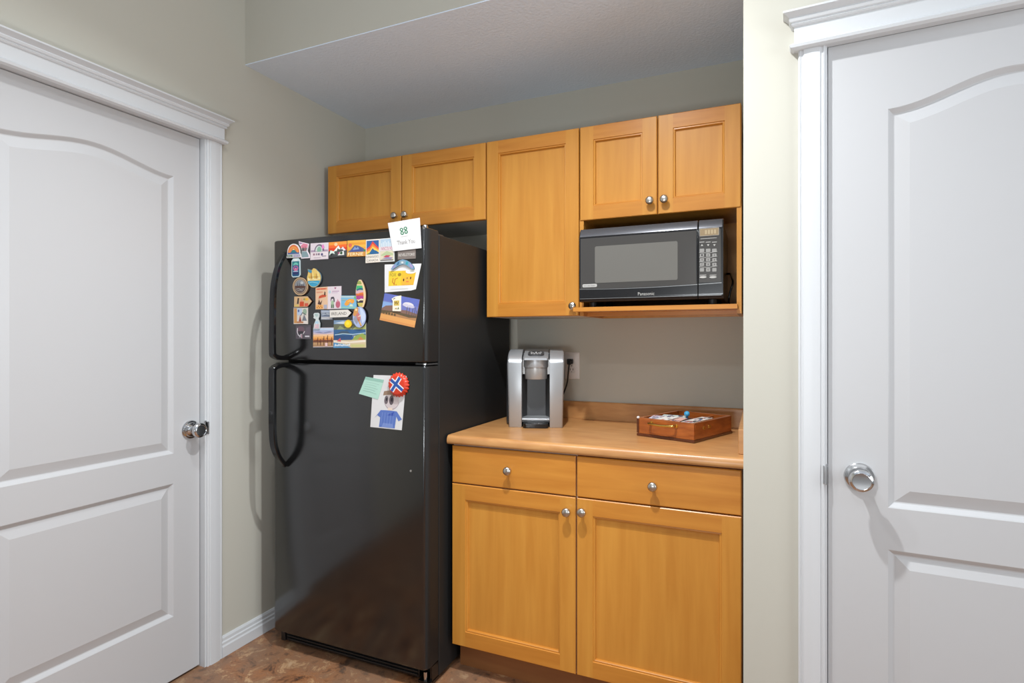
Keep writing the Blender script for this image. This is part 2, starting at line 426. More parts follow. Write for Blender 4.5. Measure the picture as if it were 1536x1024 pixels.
# base cabinets
YD = 1.8660; YK = YD + .070; ZT = .868
seam = -.577
for (X0, X1, lab, kx) in ((-1.0660, seam, 'narrower left maple base cabinet beside the refrigerator', 849), (seam, -.0500, 'wider right maple base cabinet below the wooden box', 870.5)):
    W = X1 - X0
    t = thing('base_cabinet', lab, 'cabinet', (X0, YD, 0), group='maple base cabinets under the counter')
    b = MB(); b.box(0, W, .0195, YB - YD - .001, .108, ZT - .0005, M_mel if kx == 849 else M_mapD); b.build('body', t, smooth=0)
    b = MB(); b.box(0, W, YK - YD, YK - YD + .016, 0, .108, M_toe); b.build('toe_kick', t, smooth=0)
    w0, w1 = (G, W - G)
    d = cab_door(w1 - w0, .7185 - .113, .056).build('door', t, (w0, 0, .113), smooth=0)
    q = on_y(kx, 768.5, YD - .02); cab_knob(d, min(max(q.x - X0 - w0, .022), w1 - w0 - .022), q.z - .113)
    dr = slab_front(w1 - w0, ZT - .007 - .7225).build('drawer', t, (w0, 0, .7225), smooth=0)
    q = on_y(760.5 if kx == 849 else 978.5, 706.5 if kx == 849 else 730, YD - .02); cab_knob(dr, q.x - X0 - w0, q.z - .7225)
# countertop with backsplash and side splash
CZ = .9004; YF = 1.8535
t = thing('countertop', 'wood-look laminate countertop over the two base cabinets', 'countertop', (-1.0790, YF, ZT))
W = XR - .001 + 1.0790; h = CZ - ZT
pr = [(YB - YF - .001, 0), (.004, 0), (.001, .003), (0, .008), (.0006, h - .013), (.004, h - .006), (.010, h - .001), (.018, h), (YB - YF - .001, h)]
b = MB(); b.prism(pr, 'x', 0, W, M_lam); b.build('worktop', t)
hs = .078
pr = [(0, 0), (0, hs - .004), (.004, hs), (.02, hs), (.02, 0)]
b = MB(); b.prism(pr, 'x', 0, W - .0195, M_lam); o = b.build('backsplash', None, (-1.0790, YB - .0215, CZ + .0004)); tag(o, 'long low wood-look backsplash board along the back wall', 'backsplash')
b = MB(); b.box(0, .0185, 0, YB - YF - .065, 0, hs, M_lam); o = b.build('side_splash', None, (-1.0790 + W - .019, YF + .0615, CZ + .0004), bevel=.002); tag(o, 'short wood-look splash board at the right end of the counter', 'backsplash')

# ------------------------------------------------------------------ refrigerator
FX0, FX1, FYB, FZ = -1.826, -1.087, 1.812, 1.648
FYF = 1.727                                        # door front plane
t = fridge = thing('refrigerator', 'black top-freezer refrigerator covered with magnets and cards', 'refrigerator', ((FX0 + FX1) / 2, FYB, 0))
ox, oy = (FX0 + FX1) / 2, FYB; hw = (FX1 - FX0) / 2
b = MB(); b.box(-hw, hw, 0, 2.455 - oy, .016, FZ, M_side); b.build('body', t, bevel=.004)
b = MB(); b.box(-hw + .012, hw - .012, -.006, .002, .085, FZ - .01, M_dark); b.build('door_gasket', t, smooth=0)
def fr_door(z0, z1):
    yb = -.006; yf = FYF - oy; rx, ry = .018, .030
    outer = [(-hw, yb)]
    for i in range(7):
        a = R(90) * i / 6; outer.append((-hw + rx * (1 - math.sin(a)) * 1.0 if False else -hw + rx * (1 - math.cos(a)), yf + ry * (1 - math.sin(a))))
    for i in range(7):
        a = R(90) * i / 6; outer.append((hw - rx * (1 - math.sin(a)), yf + ry * (1 - math.cos(a))))
    outer.append((hw, yb))
    mb = MB(); rings = []
    for dz, ins in ((0, .006), (.0025, .002), (.007, 0)):
        rings.append([(x * (1 - ins / hw), y + (ins if y < yb - .01 else 0), z0 + dz) for x, y in outer])
    for dz, ins in ((.007, 0), (.0025, .002), (0, .006)):
        rings.append([(x * (1 - ins / hw), y + (ins if y < yb - .01 else 0), z1 - dz) for x, y in outer])
    mb.loft(rings, M_blk)
    return mb
def matte_sides(o):
    o.data.materials.append(M_side)
    for p in o.data.polygons:
        if p.normal.x > .75: p.material_index = 1
    return o
fz = matte_sides(fr_door(1.1765, 1.662).build('freezer_door', t, smooth=30))
ff = matte_sides(fr_door(.074, 1.1655).build('lower_door', t, smooth=30))
HX = -1.752 - ox
def handle(path, w):                               # strap handle: path in (y,z) local, sections across x
    P = smooth_path([(0, y, z) for y, z in path], 6); rings = []
    for i, p in enumerate(P):
        tt = (P[min(i + 1, len(P) - 1)] - P[max(i - 1, 0)]).normalized()
        nn = Vector((0, -tt.z, tt.y)); s_ = i / (len(P) - 1)
        ww = w(s_); th = .0085
        sec = [(-ww, -th + .003), (-ww + .003, -th), (ww - .003, -th), (ww, -th + .003), (ww, th - .003), (ww - .003, th), (-ww + .003, th), (-ww, th - .003)]
        rings.append([Vector((HX + a, 0, 0)) + p + nn * c for a, c in sec])
    mb = MB(); mb.loft(rings, M_blks); return mb
yf = FYF - oy
handle([(yf - .001, 1.186), (yf - .034, 1.187), (yf - .062, 1.196), (yf - .068, 1.215), (yf - .068, 1.30), (yf - .066, 1.41), (yf - .060, 1.48), (yf - .042, 1.545), (yf - .016, 1.590), (yf - .002, 1.606)],
       lambda s: .015 - .005 * s).build('handle', fz, smooth=40)
handle([(yf - .001, 1.157), (yf - .034, 1.156), (yf - .062, 1.147), (yf - .068, 1.128), (yf - .068, 1.0), (yf - .067, .90), (yf - .060, .840), (yf - .040, .795), (yf - .015, .765), (yf - .002, .752)],
       lambda s: .015 - .008 * max(0, (s - .7) / .3)).build('handle', ff, smooth=40)
b = MB(); b.lathe([(0, 0), (.0045, 0), (.004, .0012), (0, .0015)], M_chr, seg=14); 
q = on_y(616.3, 706, FYF); b.build('screw', ff, (q.x - ox, yf, q.z))
b = MB(); b.box(hw - .075, hw - .012, -.060, .05, FZ + .0005, FZ + .006, M_gry); b.lathe([(0, 0), (.011, 0), (.011, .010), (.008, .016), (0, .017)], M_chr, (hw - .032, -.045, FZ + .013), (0, 0, 1), 16)
b.build('hinge', t, smooth=40)
b = MB(); b.box(hw - .060, hw - .004, -.066, -.004, 1.1685, 1.1738, M_gry); b.lathe([(0, 0), (.008, 0), (.008, .005), (0, .0052)], M_chr, (hw - .022, -.062, 1.1685), (0, 0, 1), 14)
b.build('hinge', t, smooth=40)
b = MB(); b.box(hw - .055, hw - .003, -.058, .004, .012, .020, M_blks); b.box(hw - .011, hw - .003, -.045, .004, .016, .072, M_blks)
b.lathe([(0, 0), (.008, 0), (.008, .030), (0, .0301)], M_chr, (hw - .030, -.045, .020), (0, 0, 1), 14); b.box(hw - .046, hw - .020, -.054, -.030, .002, .012, M_blkm)
b.build('hinge', t, smooth=40)
b = MB(); gx0, gx1 = -hw + .006, hw - .062
b.box(gx0, gx1, -.036, -.004, .014, .070, M_grill)
for z in (.022, .034, .046, .058): b.box(gx0 + .03, gx1 - .006, -.042, -.035, z, z + .006, M_grill)
b.box(gx0, gx0 + .022, -.044, -.004, .014, .070, M_grill); b.build('kick_grille', t, bevel=.002)
for sx in (-1, 1):
    for yy in (.03, .58):
        b = MB(); b.lathe([(0, 0), (.016, 0), (.016, .017), (0, .0171)], M_blkm, (sx * (hw - .06), yy, 0), (0, 0, 1), 16); b.build('foot', t)

# ------------------------------------------------------------------ magnets, cards and drawings on the refrigerator
def ca(x, y): return (400 + x / 4.654, 320 + y / 4.654)
def cb(x, y): return (530 + x / 6.4, 540 + y / 6.4)
class Art:
    """flat print drawn in a unit square that is laid over a quad on the door"""
    def __init__(self, quad, y0, thick, conv=ca):
        self.q = [on_y(*conv(*p), FYF) for p in quad]     # tl tr br bl
        self.y0 = FYF - y0; self.yf = self.y0 - thick; self.mb = MB(); self.n = 0
    def P(self, u, v, y):
        tl, tr, br, bl = self.q
        p = (bl * (1 - u) + br * u) * (1 - v) + (tl * (1 - u) + tr * u) * v
        return (p.x, y, p.z)
    def base(self, c, outline=None, side=None):
        o = outline or [(0, 0), (1, 0), (1, 1), (0, 1)]
        a = [self.P(u, v, self.yf) for u, v in o]; z = [self.P(u, v, self.y0) for u, v in o]
        n = len(o); m = ink(c); ms = ink(side) if side else m
        self.mb.face(a, m); self.mb.face(list(reversed(z)), ms)
        for i in range(n):
            j = (i + 1) % n; self.mb.face([a[i], z[i], z[j], a[j]], ms)
        return self
    def poly(self, pts, c):
        self.n += 1; y = self.yf - .00006 * self.n
        self.mb.face([self.P(u, v, y) for u, v in pts], ink(c)); return self
    def rect(self, x0, y0, x1, y1, c): return self.poly([(x0, y0), (x1, y0), (x1, y1), (x0, y1)], c)
    def circ(self, cx, cy, rx, ry, c, a0=0, a1=360, n=20):
        full = a1 - a0 >= 360
        return self.poly([(cx + rx * math.cos(R(a0 + (a1 - a0) * i / n)), cy + ry * math.sin(R(a0 + (a1 - a0) * i / n))) for i in range(n if full else n + 1)], c)
    def arc(self, cx, cy, rx, ry, w, c, a0=0, a1=180, n=16):
        pts = [(cx + rx * math.cos(R(a0 + (a1 - a0) * i / n)), cy + ry * math.sin(R(a0 + (a1 - a0) * i / n))) for i in range(n + 1)]
        return self.line(pts, w, c)
    def line(self, pts, w, c):
        self.n += 1; y = self.yf - .00006 * self.n
        for i in range(len(pts) - 1):
            a = Vector(pts[i]); d = Vector(pts[i + 1]) - a
            if d.length < 1e-6: continue
            n_ = Vector((-d.y, d.x)).normalized() * w / 2; e = a + d
            self.mb.face([self.P(*(a - n_), y), self.P(*(e - n_), y), self.P(*(e + n_), y), self.P(*(a + n_), y)], ink(c))
        return self
    def text(self, s, x0, y0, x1, y1, c):
        self.n += 1; y = self.yf - .00006 * self.n
        V, Fc = text_mesh(s)
        self.mb.add([self.P(x0 + a * (x1 - x0), y0 + b_ * (y1 - y0), y) for a, b_ in V], Fc, ink(c)); return self
    def stack(self, cols, y0=0, y1=1, x0=0, x1=1):       # horizontal bands bottom to top
        n = len(cols)
        for i, c in enumerate(cols): self.rect(x0, y0 + (y1 - y0) * i / n, x1, y0 + (y1 - y0) * (i + 1) / n, c)
        return self
    def done(self, name, label, cat, group=None):
        o = self.mb.build(name, smooth=0)
        c = sum((Vector(v.co) for v in o.data.vertices), Vector()) / len(o.data.vertices)
        o.data.transform(Matrix.Translation(-c)); o.location = c
        return tag(o, label, cat, group)
def ell(n=28, cx=.5, cy=.5, rx=.5, ry=.5): return [(cx + rx * math.cos(2 * math.pi * i / n), cy + ry * math.sin(2 * math.pi * i / n)) for i in range(n)]
def rq(x0, y0, x1, y1): return [(x0, y0), (x1, y0), (x1, y1), (x0, y1)]
MG = 'souvenir magnets on the freezer door'
# 1 rainbow
a = Art([(143, 214), (242, 210), (242, 307), (143, 312)], .0004, .003)
a.base((232, 226, 222), [(0, 0), (1, 0), (1, .26), (.95, .3)] + [(.5 + .44 * math.cos(R(i * 15)), .45 + .55 * math.sin(R(i * 15))) for i in range(0, 13)] + [(.05, .3), (0, .26)])
a.circ(.5, .34, .40, .58, (222, 112, 66), 0, 180).circ(.5, .34, .33, .47, (236, 160, 80), 0, 180).circ(.5, .34, .26, .36, (232, 128, 84), 0, 180)
a.poly([(.26, .34), (.5, .66), (.76, .34)], (56, 124, 130)).poly([(.42, .55), (.5, .66), (.59, .55)], (236, 220, 120)).rect(.1, .26, .9, .36, (70, 96, 150))
a.rect(.06, .05, .45, .22, (96, 130, 112)).rect(.48, .05, .94, .22, (150, 140, 176)).text('BIG WHITE', .1, .08, .9, .19, (236, 232, 228))
a.done('fridge_magnet', 'rainbow arch magnet with orange sky at top left of the freezer door', 'magnet', MG)
# 2 pink province shape
a = Art([(228, 195), (304, 192), (304, 312), (228, 317)], .0004, .003)
a.base((236, 222, 228), [(.22, 0), (1, 0), (.98, .18), (.78, .42), (.92, .84), (.45, .92), (0, 1), (.04, .8), (.18, .7), (.3, .4)])
a.poly([(.3, .06), (.92, .06), (.9, .18), (.72, .4), (.26, .4)], (134, 156, 160)).poly([(.28, .42), (.72, .42), (.8, .6), (.26, .6)], (120, 128, 120))
a.poly([(.24, .6), (.8, .6), (.84, .8), (.45, .87), (.2, .74)], (222, 134, 154)).poly([(.34, .44), (.42, .72), (.5, .44)], (96, 74, 84)).poly([(.5, .44), (.6, .74), (.7, .44)], (150, 100, 108)).poly([(.05, .95), (.1, .82), (.44, .87)], (170, 130, 170))
a.done('fridge_magnet', 'pink and grey map-shaped magnet beside the rainbow arch magnet', 'magnet', MG)
# 3 pale arch card
a = Art([(310, 210), (435, 203), (432, 318), (308, 326)], .0004, .0025).base((222, 208, 214))
a.rect(.02, .45, .98, .58, (172, 150, 170)).circ(.5, .5, .28, .42, (120, 104, 124), 0, 180).circ(.48, .5, .20, .33, (204, 212, 206), 0, 180).circ(.5, .58, .12, .2, (132, 172, 150))
a.poly([(.66, .6), (.8, .7), (.72, .92), (.64, .84)], (226, 132, 190)).rect(.02, .04, .98, .46, (226, 212, 214)).rect(.16, .26, .26, .38, (150, 110, 124)).rect(.32, .26, .38, .38, (122, 96, 112)).rect(.42, .26, .54, .38, (134, 116, 130)).circ(.66, .3, .06, .08, (84, 76, 120)).rect(.66, .16, .9, .22, (150, 142, 152)).rect(.2, .1, .6, .13, (176, 160, 170))
a.done('fridge_magnet', 'pale pink square magnet with a dark arch in the top row', 'magnet', MG)
# 4 orange mountain
a = Art([(437, 203), (564, 193), (563, 302), (437, 312)], .0004, .0025).base((66, 68, 70))
a.rect(0, .8, 1, 1, (238, 150, 62)).rect(0, .62, 1, .8, (234, 104, 48)).rect(0, .42, 1, .62, (216, 64, 40)).circ(.4, .84, .09, .11, (248, 196, 150))
a.poly([(0, .1), (0, .4), (.12, .5), (.3, .35), (.54, .76), (.66, .56), (.78, .66), (.98, .4), (1, .1)], (74, 78, 78))
a.poly([(.2, .3), (.54, .76), (.66, .52), (.58, .5), (.5, .58), (.44, .4), (.36, .42)], (232, 232, 226)).poly([(.66, .5), (.78, .66), (.95, .42), (.82, .4), (.76, .5)], (226, 214, 218)).poly([(.02, .16), (.1, .48), (.3, .4), (.34, .22), (.2, .3)], (214, 226, 216))
a.poly([(.5, .12), (.62, .34), (.84, .38), (.86, .12)], (220, 220, 214)).circ(.16, .2, .06, .08, (40, 44, 44)).circ(.7, .26, .07, .09, (48, 84, 52)).circ(.56, .27, .05, .06, (170, 70, 110)).rect(0, 0, 1, .12, (58, 58, 60))
a.done('fridge_magnet', 'magnet with snowy peaks under a red-orange sky in the top row', 'magnet', MG)
# 5 FERNIE
a = Art([(568, 191), (696, 185), (694, 298), (563, 303)], .0004, .0025).base((226, 164, 66))
a.stack([(212, 150, 60), (226, 160, 64), (232, 176, 72), (222, 152, 58), (230, 170, 68)], .3, 1).circ(.16, .7, .10, .12, (214, 104, 80))
a.poly([(.04, .28), (.2, .42), (.4, .7), (.62, .66), (.9, .48), (1, .28)], (86, 96, 128)).poly([(.2, .3), (.36, .6), (.52, .56), (.74, .52), (.86, .32)], (70, 84, 140)).poly([(.3, .4), (.42, .62), (.5, .5), (.58, .6), (.66, .44)], (130, 150, 190)).rect(.9, .26, 1, .42, (70, 120, 80)).rect(0, 0, 1, .28, (202, 140, 66))
a.text('FERNIE', .06, .05, .88, .24, (246, 234, 190))
a.done('fridge_magnet', 'yellow FERNIE magnet with blue mountain in the top row', 'magnet', MG)
# 6 KANANASKIS
a = Art([(697, 185), (791, 178), (791, 340), (694, 347)], .0004, .0025).base((226, 216, 204))
a.rect(.05, .36, .95, .95, (52, 92, 146)).poly([(.05, .36), (.05, .6), (.3, .72), (.5, .92), (.7, .78), (.95, .62), (.95, .36)], (208, 66, 62)).poly([(.05, .36), (.05, .54), (.3, .62), (.5, .82), (.72, .68), (.95, .56), (.95, .36)], (232, 128, 60)).poly([(.05, .36), (.05, .46), (.3, .52), (.5, .7), (.72, .6), (.95, .5), (.95, .36)], (240, 190, 84))
a.poly([(.2, .36), (.5, .62), (.62, .54), (.78, .5), (.95, .42), (.95, .36)], (42, 96, 140)).poly([(.05, .36), (.2, .42), (.4, .36)], (90, 130, 70)).rect(0, 0, 1, .35, (224, 214, 200))
a.text('KANANASKIS', .06, .2, .94, .31, (92, 84, 84)).text('CANADA', .08, .05, .92, .15, (100, 92, 92))
a.done('fridge_magnet', 'white-framed KANANASKIS magnet with red and blue peak', 'magnet', MG)
# 7 city
a = Art([(794, 178), (892, 170), (894, 335), (792, 340)], .0006, .0025).base((214, 214, 210))
a.rect(.04, .62, .96, .97, (168, 188, 204))
for i in range(7): a.rect(.1 + i * .12, .62, .16 + i * .12, .80 + .12 * ((i * 37 % 5) / 5), (206, 212, 214))
a.rect(.04, .48, .96, .64, (222, 206, 204)).text('VANCOUVER', .07, .5, .94, .64, (150, 36, 98)).rect(.04, .06, .96, .46, (206, 196, 170)).poly([(.1, .3), (.5, .46), (.94, .34), (.94, .26), (.1, .26)], (170, 182, 140))
a.poly([(.24, .2), (.46, .28), (.76, .26), (.6, .18)], (182, 66, 84)).poly([(.14, .12), (.5, .2), (.92, .17), (.8, .1)], (140, 128, 160)).rect(.06, .05, .94, .09, (110, 106, 108))
a.done('fridge_magnet', 'tall magnet with magenta lettering below a pale skyline', 'magnet', MG)
# 9 REVELSTOKE (partly below the card)
a = Art([(918, 205), (1042, 195), (1042, 315), (918, 323)], .0004, .002).base((120, 110, 104))
a.text('REVELSTOKE', .05, .18, .95, .34, (204, 198, 190))
a.done('fridge_magnet', 'grey-brown REVELSTOKE magnet half hidden below the white card', 'magnet', MG)
# 8 thank-you card
a = Art([(852, 69), (1074, 32), (1086, 243), (887, 266)], .0042, .0012).base((218, 216, 215))
for cx, cy in ((.40, .70), (.53, .72), (.41, .58), (.54, .60)): a.circ(cx, cy, .058, .062, (58, 120, 88)); 
for cx, cy in ((.40, .70), (.53, .72), (.41, .58), (.54, .60)): a.circ(cx, cy, .024, .027, (226, 232, 226))
a.text('Thank You', .2, .2, .8, .34, (150, 146, 142)).rect(.36, .46, .6, .475, (206, 204, 200))
a.done('greeting_card', 'white thank-you card with green clover sticking up above the fridge', 'card')
# 10 tall blue
a = Art([(178, 316), (236, 312), (238, 443), (178, 448)], .0004, .003)
a.base((206, 222, 224), [(.0, .1), (.14, 0), (.86, 0), (1, .1), (1, .88), (.8, 1), (.2, 1), (0, .88)])
a.poly([(.07, .12), (.18, .05), (.82, .05), (.93, .12), (.93, .84), (.07, .84)], (42, 92, 128)).rect(.07, .66, .93, .82, (46, 128, 130)).arc(.5, .62, .26, .1, .12, (120, 196, 180)).circ(.5, .47, .3, .14, (208, 112, 150)).circ(.5, .49, .2, .09, (70, 90, 150)).circ(.5, .45, .12, .05, (220, 130, 150))
a.rect(.2, .14, .8, .3, (54, 60, 104)).rect(.2, .29, .8, .33, (190, 206, 226)).circ(.5, .91, .26, .06, (232, 236, 232))
a.done('fridge_magnet', 'tall narrow blue magnet hanging below the rainbow arch magnet', 'magnet', MG)
# 11 egg
a = Art([(288, 385), (388, 381), (388, 513), (288, 518)], .0004, .006)
ol = [(.5 + .48 * math.cos(R(i * 15)) * (1 + .06 * math.sin(R(i * 15))), .45 + .46 * math.sin(R(i * 15))) for i in range(24)]
ol = ol[:5] + [(.62, .96), (.46, 1.0), (.40, .93), (.3, .9), (.06, .97), (.1, .82)] + ol[10:]
a.base((222, 190, 110), ol, (90, 110, 120))
a.poly([(.5 + .45 * math.cos(R(x)), .45 + .43 * math.sin(R(x))) for x in range(195, 346, 10)], (66, 156, 190)).poly([(.1, .36), (.3, .42), (.6, .38), (.92, .42), (.92, .5), (.08, .5)], (236, 222, 176))
for i in range(6): a.poly([(.16 + i * .12, .44), (.16 + i * .12, .6 + .12 * (i % 3)), (.22 + i * .12, .7 + .1 * (i % 2)), (.28 + i * .12, .44)], [(226, 190, 90), (196, 148, 70), (238, 216, 140)][i % 3])
for i in range(7): a.rect(.18 + i * .1, .5, .21 + i * .1, .57, (128, 90, 50))
a.poly([(.08, .95), (.12, .82), (.34, .74), (.38, .88)], (70, 140, 170)).line([(.1, .22), (.4, .27), (.8, .2)], .03, (150, 208, 220))
a.done('fridge_magnet', 'egg-shaped yellow and blue raised magnet', 'magnet', MG)
# 12 round wood
a = Art(rq(190, 447, 296, 573), .0004, .006); a.base((196, 164, 128), ell(), (120, 92, 70))
a.circ(.5, .5, .44, .44, (104, 84, 72)).circ(.5, .5, .40, .40, (200, 176, 146)).circ(.5, .5, .37, .37, (100, 84, 80)).circ(.5, .52, .35, .33, (134, 138, 144), 0, 180)
for x in (.3, .42, .54, .66): a.poly([(x, .52), (x + .03, .74), (x + .07, .52)], (84, 82, 84))
a.circ(.62, .7, .1, .08, (186, 188, 188)).rect(.18, .44, .82, .53, (92, 62, 54)).line([(.24, .34), (.4, .38), (.56, .33), (.74, .37)], .03, (176, 170, 166)).line([(.3, .26), (.5, .29), (.68, .25)], .03, (160, 160, 160))
a.done('fridge_magnet', 'round wooden magnet with a grey scene', 'magnet', MG)
# 13 arrow
a = Art([(200, 581), (322, 578), (322, 650), (198, 654)], .0004, .005); a.base((214, 176, 132), [(0, 0), (.76, 0), (1, .5), (.76, 1), (0, 1)], (70, 44, 36))
a.rect(.32, .04, .56, .5, (204, 78, 48)).rect(.6, .04, .8, .34, (206, 90, 70)).poly([(.16, .3), (.2, .86), (.28, .84), (.26, .3)], (72, 60, 56)).circ(.72, .72, .1, .14, (232, 178, 66)).poly([(.36, .5), (.42, .86), (.5, .5)], (222, 150, 120)).rect(.04, .04, .28, .22, (216, 188, 110)).circ(.58, .72, .06, .1, (160, 150, 90))
a.done('fridge_magnet', 'small tan arrow-shaped magnet pointing right with red house', 'magnet', MG)
# 14 small picture
a = Art(rq(192, 657, 290, 772), .0004, .0025); a.base((216, 206, 196))
a.rect(.03, .05, .24, .95, (206, 150, 92)).rect(.26, .55, .6, .95, (186, 200, 220)).poly([(.36, .1), (.46, .55), (.58, .1)], (150, 72, 66)).poly([(.6, .2), (.75, .6), (.95, .2)], (120, 124, 132)).circ(.8, .75, .14, .18, (150, 172, 150)).rect(.24, .05, .7, .16, (188, 132, 92)).circ(.36, .8, .06, .08, (90, 104, 150)).line([(.5, .5), (.64, .7), (.9, .55)], .04, (92, 92, 96)).rect(.7, .05, .95, .2, (226, 214, 206))
a.done('fridge_magnet', 'small square pastel picture magnet just below the tan arrow', 'magnet', MG)
# 15 bull head
a = Art(rq(207, 778, 311, 876), .0004, .0025); a.base((88, 82, 88))
a.circ(.34, .62, .26, .28, (112, 88, 98)).line([(.12, .78), (.1, .5), (.18, .26), (.3, .22), (.36, .36), (.52, .38), (.6, .55)], .05, (216, 210, 214)).rect(.16, .36, .5, .56, (62, 58, 64)).line([(.4, .32), (.41, .06)], .05, (206, 160, 172)).rect(.62, .14, .92, .24, (206, 200, 206)).rect(.24, .12, .36, .2, (196, 190, 196)).poly([(.6, .3), (.7, .8), (.96, .9), (.96, .3)], (100, 90, 100))
a.done('fridge_magnet', 'dark square magnet with a pale horned outline', 'magnet', MG)
# 17, 18 two tall cards
a = Art([(345, 517), (430, 511), (430, 668), (345, 670)], .0004, .0025); a.base((222, 184, 150))
a.rect(.06, .88, .92, .95, (222, 126, 92)).rect(.16, .895, .34, .935, (206, 92, 62)).rect(.42, .895, .82, .935, (206, 92, 62)).rect(.08, .74, .6, .8, (214, 150, 120)).poly([(.25, .48), (.3, .6), (.6, .66), (.9, .62), (.84, .55), (.5, .52)], (196, 82, 54)).poly([(.7, .62), (.74, .8), (.82, .76), (.82, .62)], (66, 46, 40)).poly([(.18, .24), (.3, .46), (.4, .3), (.56, .42), (.46, .2)], (84, 62, 54)).line([(.38, .22), (.4, .02)], .05, (110, 66, 44)).rect(.06, .02, .6, .2, (232, 170, 96))
for i in range(5): a.circ(.14 + .1 * i, .08 + .06 * (i % 2), .03, .03, (150, 80, 50))
a.rect(.7, .02, .96, .2, (168, 168, 184))
a.done('fridge_magnet', 'tall peach magnet with orange and dark shapes', 'magnet', MG)
a = Art([(430, 511), (523, 507), (522, 665), (430, 668)], .0005, .0025); a.base((220, 206, 210))
a.poly([(.48, .95), (.66, .95), (.57, .86)], (160, 90, 120)).rect(.34, .76, .86, .80, (182, 150, 172)).rect(.3, .7, .76, .73, (200, 180, 196)).circ(.16, .76, .08, .07, (170, 200, 206)).poly([(.22, .3), (.24, .5), (.3, .54), (.46, .54), (.52, .46), (.54, .32), (.46, .3), (.42, .46), (.3, .44)], (78, 74, 82)).poly([(.24, .06), (.26, .32), (.36, .4), (.46, .32), (.5, .06)], (160, 184, 150)).rect(.28, .04, .34, .2, (60, 70, 70)).rect(.4, .04, .46, .2, (60, 70, 70)).circ(.78, .2, .17, .16, (186, 98, 116)).poly([(.68, .3), (.76, .44), (.86, .3)], (206, 132, 146))
a.done('fridge_magnet', 'tall pale pink magnet with a small dark-haired figure', 'magnet', MG)
# 19 map
a = Art(rq(521, 574, 631, 666), .0004, .0025); a.base((122, 178, 208))
a.rect(.02, .86, .98, .97, (184, 200, 196)).rect(.02, .03, .98, .16, (138, 190, 180)).poly([(.22, .34), (.34, .62), (.56, .76), (.84, .74), (.86, .52), (.74, .38), (.6, .5), (.5, .3), (.34, .22)], (232, 158, 66)).poly([(.4, .5), (.56, .66), (.7, .6)], (244, 186, 100)).poly([(.54, .18), (.6, .36), (.74, .34), (.78, .18)], (206, 220, 190)).rect(.84, .76, .95, .94, (116, 184, 110)).rect(.06, .66, .36, .72, (168, 178, 160))
a.done('fridge_magnet', 'blue magnet with an orange map shape', 'magnet', MG)
# 20 surfboard
ol = []
for i in range(25):
    s_ = i / 24; w_ = math.sin(math.pi * min(1, s_ * .93 + .02)) ** .62; ol.append((s_, w_))
left = [(.46 - .46 * w_ + .14 * (s_ - .5), 1 - s_) for s_, w_ in ol]; right = [(.46 + .42 * w_ + .14 * (s_ - .5) + .03, 1 - s_) for s_, w_ in ol]
a = Art([(630, 464), (706, 464), (706, 656), (630, 656)], .0006, .006); a.base((226, 196, 150), list(reversed(left)) + right, (70, 46, 36))
def brd(y0, y1, c, k=.8):
    L = [(x, y) for x, y in left if y0 <= y <= y1]; Q = [(x, y) for x, y in right if y0 <= y <= y1]
    a.poly([(.42 + (x - .42) * k - .06, y) for x, y in L] + [(.42 + (x - .42) * k - .1, y) for x, y in reversed(Q)], c)
brd(.80, .96, (146, 156, 84)); brd(.62, .82, (70, 170, 112)); brd(.5, .64, (206, 168, 176)); brd(.4, .52, (200, 92, 60)); brd(.26, .42, (170, 66, 130)); brd(.16, .28, (60, 50, 60)); brd(.04, .2, (196, 180, 96))
a.line([(.1, .62), (.4, .68), (.66, .66)], .05, (52, 88, 130)).line([(.14, .46), (.4, .5), (.7, .52)], .06, (222, 122, 60)).line([(.2, .22), (.5, .3), (.7, .28)], .04, (226, 222, 200))
a.done('fridge_magnet', 'surfboard-shaped magnet with green and red stripes', 'magnet', MG)
# 22 grey seascape
a = Art(rq(383, 675, 462, 741), .0004, .0025); a.base((150, 156, 166))
a.rect(.03, .06, .97, .3, (180, 178, 180)).rect(.03, .3, .97, .6, (112, 122, 140)).poly([(.2, .4), (.4, .74), (.6, .5)], (92, 100, 116)).line([(.1, .5), (.5, .58), (.9, .54)], .06, (190, 198, 206)).rect(.03, .76, .97, .95, (168, 176, 190)).rect(.04, .06, .5, .12, (206, 206, 204))
a.done('fridge_magnet', 'small grey-blue seascape magnet left of the IRELAND signpost', 'magnet', MG)
# 21 IRELAND
a = Art([(450, 676), (600, 671), (600, 721), (450, 727)], .0034, .004); a.base((224, 216, 206), [(0, 0), (.82, 0), (1, .55), (.84, 1), (0, 1)], (50, 42, 40))
a.text('IRELAND', .08, .3, .78, .7, (64, 60, 58))
a.done('fridge_magnet', 'white IRELAND signpost magnet pointing right', 'magnet', MG)
